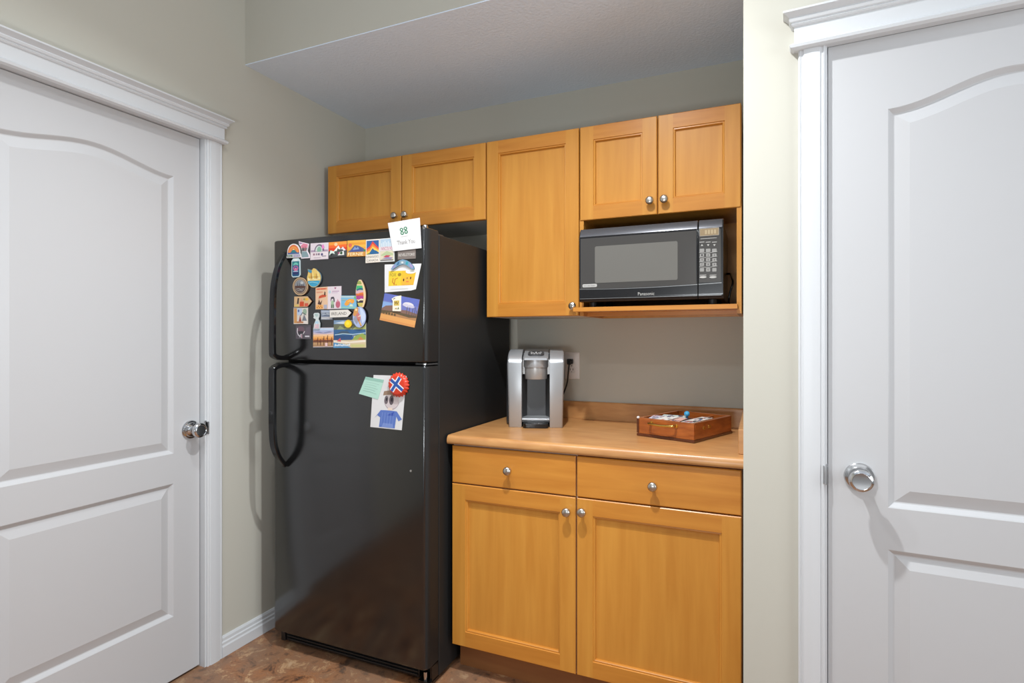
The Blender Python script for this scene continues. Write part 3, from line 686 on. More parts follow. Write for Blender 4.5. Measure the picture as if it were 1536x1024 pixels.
# 26 beach painting
a = Art([(472, 746), (695, 742), (695, 936), (470, 938)], .0004, .002); a.base((206, 200, 170))
a.rect(.0, .86, 1, 1, (120, 146, 174)).poly([(.02, .9), (.3, .96), (.5, .9), (.3, .86)], (196, 206, 212)).rect(0, .66, 1, .86, (106, 110, 90)).poly([(.1, .66), (.2, .8), (.34, .7), (.5, .78), (.6, .66)], (140, 150, 110)).poly([(.6, .66), (.7, .78), (1, .84), (1, .62)], (170, 176, 110)).rect(0, .44, 1, .66, (58, 98, 140)).poly([(.1, .5), (.24, .6), (.44, .6), (.54, .5)], (70, 88, 104)).line([(.04, .47), (.3, .51), (.6, .48), (1, .53)], .025, (186, 210, 218))
a.rect(0, .27, .6, .45, (52, 80, 120)).poly([(.56, .27), (.7, .44), (.9, .52), (1, .45), (1, .27)], (146, 164, 84)).poly([(.56, .36), (.66, .46), (.6, .3)], (50, 96, 160)).poly([(.74, .27), (.84, .4), (.96, .27)], (196, 130, 76)).rect(0, .0, 1, .28, (208, 188, 150)).poly([(0, .28), (.5, .22), (1, .28), (1, .2), (.4, .16), (0, .2)], (228, 214, 196)).poly([(.1, .24), (.22, .36), (.24, .22)], (204, 90, 92)).poly([(.0, .0), (.0, .2), (.3, .14), (.56, .0)], (86, 144, 186)).rect(.56, .02, .97, .12, (196, 192, 130))
a.line([(.05 + .05 * math.floor(i / 2) + (.012 if i % 2 else 0), .05 + (.1 if i % 2 else 0) * (1 if i % 3 else .7)) for i in range(20)], .022, (224, 234, 240))
a.done('picture_magnet', 'large square beach painting magnet under the yellow sun', 'magnet', MG)
# 25 desert sunset photo
a = Art([(329, 798), (471, 796), (470, 932), (327, 934)], .0004, .002); a.base((206, 196, 200))
a.stack([(170, 132, 96), (186, 146, 104), (150, 104, 76)], .03, .34).stack([(206, 132, 70), (236, 170, 96), (236, 190, 146), (204, 184, 192), (170, 176, 206), (188, 204, 224)], .34, .97).poly([(.05, .74), (.3, .8), (.5, .74), (.8, .82), (.95, .76), (.6, .7)], (136, 140, 170))
for x, h_ in ((.22, .5), (.52, .56), (.7, .6), (.9, .5), (.36, .42)): a.rect(x, .1, x + .03, h_, (98, 58, 44)).rect(x - .04, h_ - .16, x, h_ - .12, (98, 58, 44))
a.rect(.03, .3, .97, .36, (112, 62, 46)).rect(.6, .05, .72, .22, (226, 190, 186))
a.done('picture_magnet', 'desert sunset photo magnet with dark cactus stalks', 'magnet', MG)
# 16 bust
a = Art([(333, 695), (380, 693), (380, 806), (333, 806)], .0026, .004); a.base((206, 212, 210), [(.05, 0), (.95, 0), (1, .34), (.84, .52), (.74, .6), (.86, .74), (.9, .94), (.7, 1), (.2, 1), (.04, .92), (.1, .78), (.02, .7), (.2, .64), (.4, .6), (.3, .48), (.12, .3)], (160, 170, 172))
a.poly([(.2, .88), (.3, .95), (.7, .95), (.74, .8), (.5, .74)], (170, 190, 186)).poly([(.3, .46), (.7, .5), (.86, .34), (.3, .3)], (176, 206, 222)).poly([(.2, .04), (.3, .3), (.84, .3), (.84, .04)], (214, 172, 180)).line([(.4, .1), (.46, .36)], .06, (236, 236, 236)).line([(.64, .1), (.66, .36)], .06, (190, 214, 226))
a.done('fridge_magnet', 'white bust-shaped figure magnet above the desert sunset photo', 'magnet', MG)
# 24 oval surfer
a = Art([(606, 650), (706, 650), (710, 798), (610, 798)], .003, .006); th_ = R(-14)
a.base((164, 176, 210), [(.5 + .47 * math.cos(R(i * 13)) * math.cos(th_) - .5 * math.sin(R(i * 13)) * math.sin(th_) * .7, .5 + .47 * math.cos(R(i * 13)) * math.sin(th_) * .6 + .5 * math.sin(R(i * 13)) * math.cos(th_)) for i in range(28)], (40, 36, 44))
a.poly([(.7, .2), (.9, .36), (.92, .62), (.7, .9), (.56, .94), (.6, .5)], (196, 208, 230)).poly([(.06, .6), (.16, .86), (.36, .98), (.46, .9), (.4, .68), (.2, .5)], (206, 146, 84)).poly([(.08, .4), (.24, .6), (.4, .3), (.3, .16)], (150, 150, 160)).poly([(.26, .6), (.44, .74), (.6, .52), (.56, .34), (.4, .3)], (196, 120, 116)).poly([(.36, .42), (.44, .42), (.66, .08), (.58, .06)], (186, 120, 58)).poly([(.34, .5), (.6, .62), (.62, .54)], (226, 200, 180)).circ(.3, .84, .08, .06, (236, 206, 150)).line([(.5, .3), (.62, .12)], .06, (226, 180, 96))
a.done('fridge_magnet', 'oval magnet with lilac sky and orange figure below the surfboard', 'magnet', MG)
# 23 sun
a = Art(rq(549, 741, 605, 800), .0034, .004); a.base((226, 190, 60), [(.5 + (.5 if i % 2 else .43) * math.cos(R(i * 11.25)), .5 + (.5 if i % 2 else .43) * math.sin(R(i * 11.25))) for i in range(32)], (160, 120, 40))
a.circ(.5, .5, .4, .4, (240, 208, 38)).circ(.46, .54, .2, .2, (246, 220, 70))
a.done('fridge_magnet', 'small round bright yellow sun magnet', 'magnet', MG)
# 27 sheet with yellow print
a = Art([(825, 357), (1081, 350), (1040, 540), (825, 551)], .0004, .0008)
a.base((218, 216, 215), [(0, 0), (.86, .02), (1, .06), (1, .5), (1, 1), (0, 1)])
a.rect(.12, .22, .90, .76, (226, 178, 50)).rect(.12, .22, .5, .76, (220, 190, 54)).text('FOX', .16, .56, .34, .68, (120, 96, 40)).circ(.44, .62, .05, .06, (150, 120, 40)).line([(.26, .5), (.24, .36), (.3, .28), (.32, .46), (.4, .5)], .02, (190, 90, 40)).line([(.3, .28), (.3, .24)], .02, (190, 70, 40)).line([(.36, .28), (.36, .24)], .02, (190, 70, 40)).poly([(.54, .24), (.56, .5), (.7, .56), (.88, .5), (.88, .24)], (232, 170, 60)).circ(.58, .42, .02, .05, (60, 40, 30)).circ(.78, .48, .018, .05, (60, 40, 30)).circ(.68, .48, .014, .03, (70, 50, 50)).rect(.66, .34, .74, .37, (214, 100, 70)).circ(.76, .72, .15, .08, (236, 234, 226)).line([(.66, .72), (.86, .72)], .012, (150, 146, 140)).rect(.2, .1, .76, .12, (216, 214, 206))
a.done('drawing', 'white sheet with a yellow and orange cartoon print', 'drawing')
# 28 boomerang
a = Art([(874, 324), (1036, 322), (1036, 392), (874, 392)], .0016, .005)
a.base((112, 150, 176), [(0, 0), (.08, .34), (.22, .7), (.38, .93), (.52, 1), (.68, .92), (.84, .68), (.97, .32), (1, .04), (.9, .0), (.78, .26), (.64, .46), (.52, .52), (.38, .44), (.22, .22), (.08, 0)], (60, 84, 104))
a.poly([(.04, .06), (.14, .4), (.24, .5), (.16, .2)], (150, 132, 176)).poly([(.4, .52), (.4, .86), (.6, .88), (.62, .54)], (132, 152, 160)).poly([(.64, .52), (.68, .84), (.76, .74), (.72, .44)], (60, 150, 160)).poly([(.8, .4), (.86, .6), (.96, .26), (.92, .06)], (156, 140, 180)).poly([(.24, .36), (.3, .74), (.38, .84), (.36, .5)], (64, 104, 140)).circ(.5, .7, .05, .1, (200, 206, 206))
a.done('fridge_magnet', 'blue boomerang magnet holding up the yellow cartoon print', 'magnet', MG)
# 29 desert postcard
a = Art([(825, 556), (1070, 601), (1034, 797), (791, 743)], .0004, .001); a.base((196, 150, 100))
a.rect(0, .45, 1, 1, (112, 118, 176)).rect(0, .74, 1, 1, (96, 108, 178)).rect(0, .45, .4, .7, (132, 162, 206)).circ(.72, .74, .15, .09, (214, 208, 212)).circ(.64, .72, .08, .05, (196, 190, 206)).circ(.8, .7, .1, .05, (190, 184, 204)).poly([(0, .45), (.1, .56), (.28, .62), (.44, .5), (.7, .54), (1, .48), (1, .36), (0, .34)], (128, 98, 88)).rect(0, .0, 1, .26, (216, 156, 92)).rect(0, .24, 1, .38, (172, 126, 84)).poly([(0, .26), (.3, .36), (.8, .3), (1, .34), (1, .4), (.4, .42), (0, .38)], (96, 80, 58))
for x, h_ in ((.70, .68), (.77, .66), (.86, .64), (.92, .7), (.97, .6)): a.rect(x, .34, x + .014, h_, (84, 78, 74))
for x in (.08, .16, .24, .32, .4): a.circ(x, .3, .03, .04, (92, 78, 52))
a.rect(0, 0, 1, .08, (206, 142, 84))
a.done('postcard', 'tilted desert postcard with purple sky and cactus stalks', 'postcard')
# 30 small magnet on the postcard
a = Art([(876, 582), (942, 573), (940, 683), (880, 681)], .0016, .003); a.base((228, 222, 206), [(.06, 0), (1, 0), (1, 1), (.4, .98), (0, .86), (.12, .7)])
a.rect(.26, .36, .84, .7, (204, 176, 88)).line([(.32, .42), (.36, .64), (.46, .5), (.54, .65), (.6, .44), (.76, .62)], .05, (120, 90, 50)).line([(.2, .82), (.4, .88)], .05, (96, 76, 60)).poly([(.3, .14), (.5, .24), (.6, .12)], (170, 140, 70)).poly([(.62, .12), (.74, .28), (.84, .14)], (96, 110, 70))
a.done('fridge_magnet', 'small cream magnet holding the desert postcard', 'magnet', MG)
# 33 child's drawing, 32 note, 34 bottle cap
a = Art([(196, 142), (512, 152), (466, 672), (165, 640)], .0004, .0008, cb); a.base((218, 216, 215))
a.circ(.62, .53, .22, .18, (206, 194, 194)).arc(.62, .54, .23, .17, .016, (170, 156, 160), 180, 350).poly([(.34, .62), (.36, .70), (.52, .72), (.7, .66), (.7, .6), (.56, .64)], (150, 124, 104)).circ(.45, .54, .06, .08, (110, 100, 104)).circ(.61, .54, .07, .09, (96, 86, 92)).circ(.46, .55, .022, .035, (40, 36, 42)).circ(.62, .55, .026, .04, (40, 36, 42)).rect(.52, .34, .66, .4, (226, 206, 190)).poly([(.28, .02), (.3, .2), (.2, .24), (.12, .18), (.3, .34), (.46, .345), (.62, .345), (.8, .34), (.98, .2), (.88, .16), (.8, .24), (.78, .02)], (92, 118, 186)).poly([(.5, .25), (.72, .33), (.74, .25)], (60, 84, 168)).poly([(.36, .02), (.4, .1), (.7, .1), (.74, .02)], (120, 142, 200))
for i in range(5): a.line([(.34 + i * .09, .06), (.36 + i * .09, .3)], .008, (140, 160, 212))
a.done('drawing', "child's crayon drawing of a face and blue shirt on lower door", 'drawing')
a = Art([(122, 158), (297, 188), (240, 376), (57, 322)], .0016, .0006, cb); a.base((176, 214, 198))
a.poly([(0, .84), (1, .84), (1, 1), (0, 1)], (148, 190, 174))
for i in range(5): a.line([(.12, .72 - i * .12), (.5, .74 - i * .12), (.84 - .1 * (i % 2), .71 - i * .12)], .014, (140, 176, 164))
a.done('sticky_note', 'mint green sticky note on the lower fridge door', 'note')
def bottle_cap():
    q = on_y(*cb(440, 236), FYF); r = (on_y(*cb(536, 236), FYF) - on_y(*cb(344, 236), FYF)).length / 2
    red = ink((206, 62, 40), .3); mb = MB(); n = 84
    def ring(rr, y, amp): return [(rr * (1 + amp * math.cos(21 * 2 * math.pi * i / n)) * math.cos(2 * math.pi * i / n), y, rr * (1 + amp * math.cos(21 * 2 * math.pi * i / n)) * math.sin(2 * math.pi * i / n)) for i in range(n)]
    mb.loft([ring(r, 0, .06), ring(r * .97, -.004, .06), ring(r * .86, -.010, .022), ring(r * .78, -.0125, 0), ring(r * .72, -.0130, 0)], red)
    o = mb.build('bottle_cap_magnet', None, (q.x, FYF - .0022, q.z), smooth=60)
    tag(o, 'red bottle cap magnet with a blue cross flag', 'magnet')
    fb = MB(); an = R(36)
    def cross(w, col, y):
        m = ink(col, .3); rr = r * .74
        for d, off in ((0, 0), (90, -.12 * r)):
            aa = an + R(d); e = Vector((math.cos(aa), 0, -math.sin(aa))); nn = Vector((math.sin(aa), 0, math.cos(aa)))
            hl = math.sqrt(max(rr * rr - off * off, 0)) * .97; c0 = nn * off + Vector((0, -.00008 if d else 0, 0))
            fb.face([c0 - e * hl - nn * w + Vector((0, y, 0)), c0 + e * hl - nn * w + Vector((0, y, 0)), c0 + e * hl + nn * w + Vector((0, y, 0)), c0 - e * hl + nn * w + Vector((0, y, 0))], m)
    cross(r * .22, (228, 226, 226), -.0132); cross(r * .125, (46, 86, 160), -.0134)
    fb.build('flag_cross', o, smooth=0)
bottle_cap()

# ------------------------------------------------------------------ microwave
MX0, MX1, MYF, MZ0, MZ1 = -.6345, -.1165, 2.090, 1.4015, 1.684
t = thing('microwave_oven', 'black countertop microwave oven in the open cabinet niche', 'microwave', (MX0, MYF, 1.3838))
W = MX1 - MX0; zb = MZ0 - 1.3838; zt = MZ1 - 1.3838
b = MB(); b.box(.006, W - .004, .028, .365, zb + .004, zt - .004, M_mw); b.build('body', t, bevel=.005)
xs = on_y(1047, 400, MYF).x - MX0                   # seam between door and control panel
def front(x0, x1, mat_b):                          # bowed-edge fascia profile in (y,z)
    pr = [(.028, zb), (.006, zb + .002), (.001, zb + .010), (0, zb + .02), (0, zt - .036), (.003, zt - .032), (.012, zt - .010), (.020, zt - .002), (.028, zt)]
    mb = MB(); mb.prism(pr, 'x', x0, x1, mat_b); return mb
d = front(0, xs - .0008, M_mw).build('door', t, bevel=.0015)
b = MB()                                           # glossy brow along the top
def brow(mb, x0, x1):
    P = [(.0024, zt - .033), (.0115, zt - .0102), (.0195, zt - .0018)]
    for i in range(2):
        mb.face([(x0, P[i][0] - .0006, P[i][1]), (x1, P[i][0] - .0006, P[i][1]), (x1, P[i + 1][0] - .0006, P[i + 1][1]), (x0, P[i + 1][0] - .0006, P[i + 1][1])], M_mwtop)
brow(b, .003, xs - .003); b.build('top_trim', d)
def rr(x0, x1, z0, z1, r, n=5):
    o = []
    for cx, cz, a0 in ((x1 - r, z0 + r, -90), (x1 - r, z1 - r, 0), (x0 + r, z1 - r, 90), (x0 + r, z0 + r, 180)):
        for i in range(n + 1):
            a_ = R(a0 + 90 * i / n); o.append((cx + r * math.cos(a_), cz + r * math.sin(a_)))
    return o
zlo = lambda x: zb + .056 - .0085 * math.cos((x / W - .35) * 2.4)   # the silver smile line
b = MB(); N = 24; xa, xb_ = .006, xs - .006
for i in range(N):
    x0 = xa + (xb_ - xa) * i / N; x1 = xa + (xb_ - xa) * (i + 1) / N
    b.face([(x0, -.0008, zlo(x0) + .002), (x1, -.0008, zlo(x1) + .002), (x1, -.0008, zt - .040), (x0, -.0008, zt - .040)], M_mwglass)
b.build('door_glass', d, smooth=0)
p0 = on_y(892.5, 424.5, MYF); p1 = on_y(1016.5, 358, MYF)
b = MB(); b.prism(rr(p0.x - MX0, p1.x - MX0, p0.z - 1.3838, p1.z - 1.3838 - .008, .006), 'y', -.0016, -.0009, M_mwin); b.build('window', d, smooth=0)
def smile(name, x0, x1, par):
    b = MB(); N = 16
    for i in range(N):
        a_ = x0 + (x1 - x0) * i / N; c_ = x0 + (x1 - x0) * (i + 1) / N
        b.face([(a_, -.0012, zlo(a_) - .0012), (c_, -.0012, zlo(c_) - .0012), (c_, -.0012, zlo(c_) + .0008), (a_, -.0012, zlo(a_) + .0008)], M_silver_line)
        b.face([(a_, -.0012, zb + .0125), (c_, -.0012, zb + .0125), (c_, -.0012, zb + .0140), (a_, -.0012, zb + .0140)], M_silver_line)
    b.build(name, par, smooth=0)
smile('silver_trim', .003, xs - .002, d)
def label_text(s, x0, z0, x1, z1, y, m, name, par):
    V, Fc = text_mesh(s); b = MB(); b.add([(x0 + a_ * (x1 - x0), y, z0 + c_ * (z1 - z0)) for a_, c_ in V], Fc, m); return b.build(name, par, smooth=0)
p0 = on_y(957, 443, MYF); p1 = on_y(981.5, 437.5, MYF)
label_text('Panasonic', p0.x - MX0, p0.z - 1.3838, p1.x - MX0, p1.z - 1.3838, -.0012, M_key, 'brand_lettering', d)
p0 = on_y(874, 431, MYF); p1 = on_y(895.5, 425.5, MYF)
b = MB(); b.prism(rr(p0.x - MX0, p1.x - MX0, p0.z - 1.3838, p1.z - 1.3838, .004), 'y', -.0014, -.0009, M_key); bd = b.build('badge', d, smooth=0)
label_text('inverter', p0.x - MX0 + .005, p0.z - 1.3838 + .0035, p1.x - MX0 - .005, p1.z - 1.3838 - .0035, -.0016, M_gry, 'badge_lettering', d)
c = front(xs + .0008, W, M_mw).build('control_panel', t, bevel=.0015)
b = MB(); brow(b, xs + .003, W - .004); b.build('top_trim', c)
b = MB(); b.box(xs + .004, W - .008, -.0008, .0005, zlo(W) + .003, zt - .040, M_mwglass); b.build('panel_face', c, smooth=0)
smile('silver_trim', xs + .002, W - .006, c)
def pm(px, py): p = on_y(px, py, MYF); return p.x - MX0, p.z - 1.3838
x0, z0 = pm(1049.5, 354.5); x1, z1 = pm(1078.5, 341)
b = MB(); b.box(x0, x1, -.0018, -.0006, z0, z1, M_lcd)
for a_, b_, c_, e_ in ((x0, x1, z1 - .0008, z1), (x0, x1, z0, z0 + .0008), (x0, x0 + .0008, z0, z1), (x1 - .0008, x1, z0, z1)): b.box(a_, b_, -.0021, -.0006, c_, e_, M_key)
for i in range(4): b.box(x0 + .018 + i * .010, x0 + .024 + i * .010, -.002, -.0017, z0 + .006, z1 - .006, M_lcdd)
b.build('display', c, smooth=0)
xl_, zz0 = pm(1049, 362); xr_, _ = pm(1077, 362)
b = MB(); b.box(xl_ + .004, xr_ - .004, -.0012, -.0007, zz0 + .008, zz0 + .0095, M_key); b.build('printed_line', c, smooth=0)
rows = [(363, .004, .004, 't'), (367.5, .006, .005, 'a'), (375.5, .012, .012, 'k'), (382.5, .011, .011, 'k'), (389.5, .011, .011, 'k'), (396.5, .011, .011, 'k'), (404.5, .011, .013, 'k')]
digits = iter(['', '', '', '1', '2', '3', '4', '5', '6', '7', '8', '9', '', '0', ''])
M_keyd = mat('key_face', (150, 148, 145), .45)
for py, wx, wz, kind in rows:
    for j in range(3):
        xx, z_ = pm(1053 + 9.3 * j, py)
        b = MB()
        if kind == 't': b.box(xx - .008, xx + .008, -.0012, -.0007, z_ - .001, z_ + .001, M_key)
        elif kind == 'a': b.prism([(xx - .004, z_ - .003), (xx + .004, z_ - .003), (xx, z_ + .004)] if j == 0 else [(xx, z_ - .004), (xx + .004, z_ + .003), (xx - .004, z_ + .003)], 'y', -.0012, -.0007, M_key)
        else:
            b.prism(rr(xx - wx / 1.6, xx + wx / 1.6, z_ - wz / 2, z_ + wz / 2, .002, 3), 'y', -.0016, -.0007, M_keyd)
            s_ = next(digits)
            if s_:
                V, Fc = text_mesh(s_); b.add([(xx - .002 + a_ * .004, -.0018, z_ - .003 + e_ * .006) for a_, e_ in V], Fc, M_mw)
        b.build('button', c, smooth=0)
for py in (379.3, 386.3, 393.3, 400.8):            # wavy dividing lines
    x0, z_ = pm(1049, py); x1, _ = pm(1076, py); b = MB()
    for i in range(16):
        f0 = i / 16; f1 = (i + 1) / 16; wv = lambda f: z_ + .0016 * math.cos(f * 2 * math.pi)
        b.face([(x0 + (x1 - x0) * f0, -.0018, wv(f0) - .0007), (x0 + (x1 - x0) * f1, -.0018, wv(f1) - .0007), (x0 + (x1 - x0) * f1, -.0018, wv(f1) + .0007), (x0 + (x1 - x0) * f0, -.0018, wv(f0) + .0007)], M_key)
    b.build('wavy_line', c, smooth=0)
for px in (1054.5, 1069.5):
    xx, z_ = pm(px, 415.5); b = MB(); b.prism([(xx + .012 * math.cos(R(i * 20)), z_ + .0038 * math.sin(R(i * 20))) for i in range(18)], 'y', -.0016, -.0007, M_key)
    b.box(xx - .011, xx + .011, -.0012, -.0007, z_ + .006, z_ + .008, M_key); b.build('button', c, smooth=0)
for sx in (.04, W - .04):
    for yy in (.06, .32):
        b = MB(); b.lathe([(0, 0), (.014, 0), (.016, zb + .005), (0, zb + .0051)], M_blkm, (sx, yy, 0), (0, 0, 1), 16); b.build('foot', t)
b = MB(); b.tube(smooth_path([(W - .03, .366, .14), (W + .004, .350, .14), (W + .012, .300, .128), (W + .018, .22, .110), (W + .024, .15, .085), (W + .014, .13, .040), (W + .010, .15, .008), (W + .012, .24, .0045), (W + .004, .33, .0045)], 8), .004, M_blks); b.build('power_cord', t, smooth=60)

# ------------------------------------------------------------------ coffee maker
t = thing('coffee_maker', 'silver single-serve coffee maker on the counter beside the refrigerator', 'coffee maker', (-.8360, 2.150, CZ), R(19.5))
hw = .1165; ci = .0575                             # half width, inner edge of the columns
def column(sx):
    pr = [(.004, 0), (0, .006), (0, .262), (.004, .272), (.014, .284), (.040, .299), (.080, .310), (.14, .316), (.235, .316), (.26, .305), (.268, .285), (.268, 0)]
    mb = MB(); rings = []
    for xo, ins in ((ci, 0), (hw - .006, 0), (hw - .0015, .003), (hw, .008)):
        rg = []
        for y, z in pr:
            tp = .007 * (1 - min(z / .27, 1)) if xo > ci else 0
            rg.append((sx * (xo - tp), y + ins * (1 if y < .1 else -1 if y > .24 else 0), z - (ins if z > .25 else 0)))
        rings.append(rg)
    mb.loft(rings, M_sil); return mb
for sx in (-1, 1): column(sx).build('side_column', t, smooth=40)
b = MB(); b.box(-ci, ci, .115, .262, 0, .30, M_gry)
b.prism([(-ci, .115), (ci, .115), (ci, .045), (.040, .10), (-.040, .10), (-ci, .045)], 'z', .034, .215, M_gry)
b.build('back_housing', t, bevel=.002)
b = MB()                                           # brew head
b.lathe([(0, 0), (.0455, 0), (.047, .003), (.0475, .05), (0, .0501)], M_sild, (0, .052, .196), (0, 0, 1), 40)
b.lathe([(0, 0), (.050, 0), (.051, .003), (.051, .034), (0, .0341)], M_sil, (0, .052, .244), (0, 0, 1), 40)
b.box(-ci + .001, ci - .001, .052, .13, .215, .276, M_sild); b.build('brew_head', t, smooth=40)
b = MB(); rings = []
lid = [(-.052, .004), (-.046, -.004), (.046, -.004), (.052, .004), (.052, .2), (-.052, .2)]
rings = [[(x, y, .276 + (y * .16)) for x, y in lid], [(x * .99, y + (.001 if y < .01 else 0), .284 + y * .16) for x, y in lid], [(x * .93, y * .97 + .008, .289 + y * .14) for x, y in lid]]
b.loft(rings, M_sil); b.build('lid', t, smooth=40)
b = MB(); ov = [(.034 * math.copysign(abs(math.cos(R(i * 10))) ** .6, math.cos(R(i * 10))), .064 + .045 * math.copysign(abs(math.sin(R(i * 10))) ** .6, math.sin(R(i * 10)))) for i in range(36)]
b.loft([[(x, y, .2885 + y * .14) for x, y in ov], [(x * .97, .064 + (y - .064) * .97, .2945 + y * .14) for x, y in ov]], M_gry); bp_ = b.build('button_panel', t, smooth=40)
for i, (x, y) in enumerate(((-.018, .045), (-.006, .041), (.006, .041), (.018, .045), (-.012, .060), (0, .058), (.012, .060), (-.02, .075), (0, .076), (.02, .075))):
    b = MB(); b.lathe([(0, 0), (.0042, 0), (.0036, .0012), (0, .0013)], M_plate, (x, y, .2945 + y * .14), (0, 0, 1), 12); b.build('button', bp_)
b = MB(); b.prism(rr(-.052, .052, -.018, .10, .014), 'z', .0, .020, M_blks); b.build('drip_tray', t, bevel=.003)
b = MB(); b.box(-ci + .0005, ci - .0005, .012, .12, .028, .0365, M_sil); b.box(-ci + .0005, ci - .0005, .016, .12, .020, .028, M_gry); b.build('tray_ledge', t, bevel=.002)
b = MB(); b.lathe([(.030, 0), (.038, 0), (.038, .004), (.030, .004)], M_chr, (0, .026, .0165), (0, 0, 1), 36); b.lathe([(.038, 0), (.0465, 0), (.0465, .003), (.038, .003)], M_gry, (0, .026, .0165), (0, 0, 1), 36); b.build('drip_ring', t, smooth=40)
b = MB(); b.prism([(-.1255, .09), (-hw - .0005, .08), (-hw - .0005, .262), (-.1255, .25)], 'z', .004, .262, M_tank); b.build('water_tank', t, bevel=.003)
# plug in the wall outlet with its cord, in the local frame of the coffee maker
inv = (Matrix.Translation((-.8360, 2.150, CZ)) @ Matrix.Rotation(R(19.5), 4, 'Z')).inverted()
OX, OZ = on_y(858.2, 548.3, YB).x, on_y(858.2, 548.3, YB).z
pl = Vector((OX - .004, YB - .0075, OZ + .020))
b = MB(); b.box(-.013, .013, -.022, 0, -.011, .011, M_blkm); b.box(-.009, .009, -.030, -.02, -.014, .006, M_blkm)
o = b.build('power_plug', t, inv @ pl, (0, 0, -R(19.5)), bevel=.003)
b = MB(); b.tube(smooth_path([inv @ Vector(p) for p in ((pl.x, pl.y - .024, pl.z - .008), (pl.x - .004, YB - .032, pl.z - .05), (pl.x - .014, YB - .029, pl.z - .11), (pl.x - .05, 2.462, CZ + .06), (pl.x - .06, 2.445, CZ + .03), (pl.x - .055, 2.425, CZ + .03))], 6), .0032, M_blkm); b.build('power_cord', t, smooth=60)

# ------------------------------------------------------------------ wall outlet
t = thing('wall_outlet', 'white duplex wall outlet behind the coffee maker', 'outlet', (OX, YB, OZ))
b = MB(); b.loft([[(x, 0, z) for x, z in rr(-.036, .036, -.061, .061, .004)], [(x, -.003, z) for x, z in rr(-.036, .036, -.061, .061, .004)], [(x, -.006, z) for x, z in rr(-.032, .032, -.057, .057, .004)]], M_plate); b.build('cover_plate', t, smooth=40)
for s_ in (-1, 1):
    b = MB(); b.prism(rr(-.0165, .0165, s_ * .0195 - .014, s_ * .0195 + .014, .007), 'y', -.0072, -.005, M_plate)
    for xx, hh in ((-.0063, .004), (.0063, .0045)): b.box(xx - .0012, xx + .0012, -.0074, -.007, s_ * .0195 - hh + .003, s_ * .0195 + hh + .003, M_dark)
    b.lathe([(0, 0), (.0024, 0), (0, .0004)], M_dark, (0, -.0071, s_ * .0195 - .008), (0, -1, 0), 12); b.build('socket', t, smooth=40)
b = MB(); b.lathe([(0, 0), (.0028, 0), (.0022, .0012), (0, .0013)], M_chr, (0, -.0058, 0), (0, -1, 0), 12); b.build('screw', t)

# ------------------------------------------------------------------ wooden box with its contents
bx, by, br = -.210, 2.052, -R(21.5)
t = thing('wooden_box', 'reddish wooden box with brass handle on the counter', 'box', (bx, by, CZ), br)
BW, BL, BZ = .226, .298, .068                      # local: x from -BW to 0, y from 0 to BL
w_ = .012
b = MB(); b.box(-BW, 0, 0, w_, .010, BZ, M_box); b.box(-BW, 0, BL - w_, BL, .010, BZ, M_box)
b.box(-BW, -BW + w_, w_, BL - w_, .010, BZ, M_box); b.box(-w_, 0, w_, BL - w_, .010, BZ, M_box)
b.build('body', t, bevel=.0012)
b = MB(); b.box(-BW - .003, .003, -.003, BL + .003, 0, .010, M_boxd); b.build('base', t, bevel=.002)
b = MB(); b.box(-.074, -.066, w_, BL - w_, .010, BZ - .006, M_box); b.box(-BW + w_, -.074, .175, .183, .010, BZ - .006, M_box); b.build('divider', t, bevel=.001)
b = MB(); b.box(-BW - .002, -BW + .006, -.003, .005, .012, BZ - .002, M_boxd); b.lathe([(0, 0), (.005, 0), (.0058, .004), (.003, .0075), (0, .008)], M_plate, (-BW + .002, .001, BZ - .003), (0, 0, 1), 14); b.build('corner_pin', t, smooth=40)
h0, h1 = -.168, -.068
b = MB(); b.tube(smooth_path([(h0, .0, .052), (h0, -.018, .0535), (h0 + .012, -.024, .053), ((h0 + h1) / 2, -.027, .0515), (h1 - .012, -.024, .053), (h1, -.018, .0535), (h1, .0, .052)], 6), .0046, M_brass)
for x in (h0, h1): b.lathe([(0, 0), (.008, 0), (.007, .002), (0, .0025)], M_brass, (x, 0, .052), (0, -1, 0), 16)
b.build('handle', t, smooth=50)
for yy in (.075, .115):
    b = MB(); b.box(.0, .0022, yy - .009, yy + .009, .040, .052, M_brass); b.build('latch', t, bevel=.0008)
bm_ = Matrix.Translation((bx, by, CZ)) @ Matrix.Rotation(br, 4, 'Z')
def slip(x, y, w, l, rz, z, c, marks, name, label, cat, tilt=0.0, thick=.0012):
    mb = MB(); mb.box(-w / 2, w / 2, -l / 2, l / 2, -thick, 0, ink(c)); rnd = random.Random(int(x * 1e4) + int(y * 1e4))
    for i in range(marks):
        px, py = rnd.uniform(-.42, .3) * w, rnd.uniform(-.42, .42) * l; e = rnd.uniform(.1, .28) * w; g = rnd.uniform(.03, .09) * l
        mb.face([(px, py - g, .0002 + i * 4e-5), (px + e, py - g * .6, .0002 + i * 4e-5), (px + e, py + g, .0002 + i * 4e-5), (px, py + g * .8, .0002 + i * 4e-5)], ink([(60, 62, 70), (120, 96, 130), (206, 120, 100), (70, 100, 140), (90, 90, 92)][i % 5]))
    o = mb.build(name, None, smooth=0); p = bm_ @ Vector((x, y, z)); o.location = p; o.rotation_euler = (tilt, 0, br + rz)
    return tag(o, label, cat, 'papers in the wooden box')
mb = MB()
slip(-.182, .062, .050, .085, .25, .0655, (206, 196, 210), 12, 'paper_slip', 'lilac-white printed slip at the left end of the wooden box', 'paper', .05)
slip(-.138, .060, .050, .085, -.12, .0685, (226, 222, 216), 7, 'paper_slip', 'white slip sticking up beside the lilac slip in the wooden box', 'paper', .07)
slip(-.098, .064, .040, .085, .1, .0660, (222, 176, 160), 9, 'paper_slip', 'pink printed slip in the middle of the wooden box', 'paper', .05)
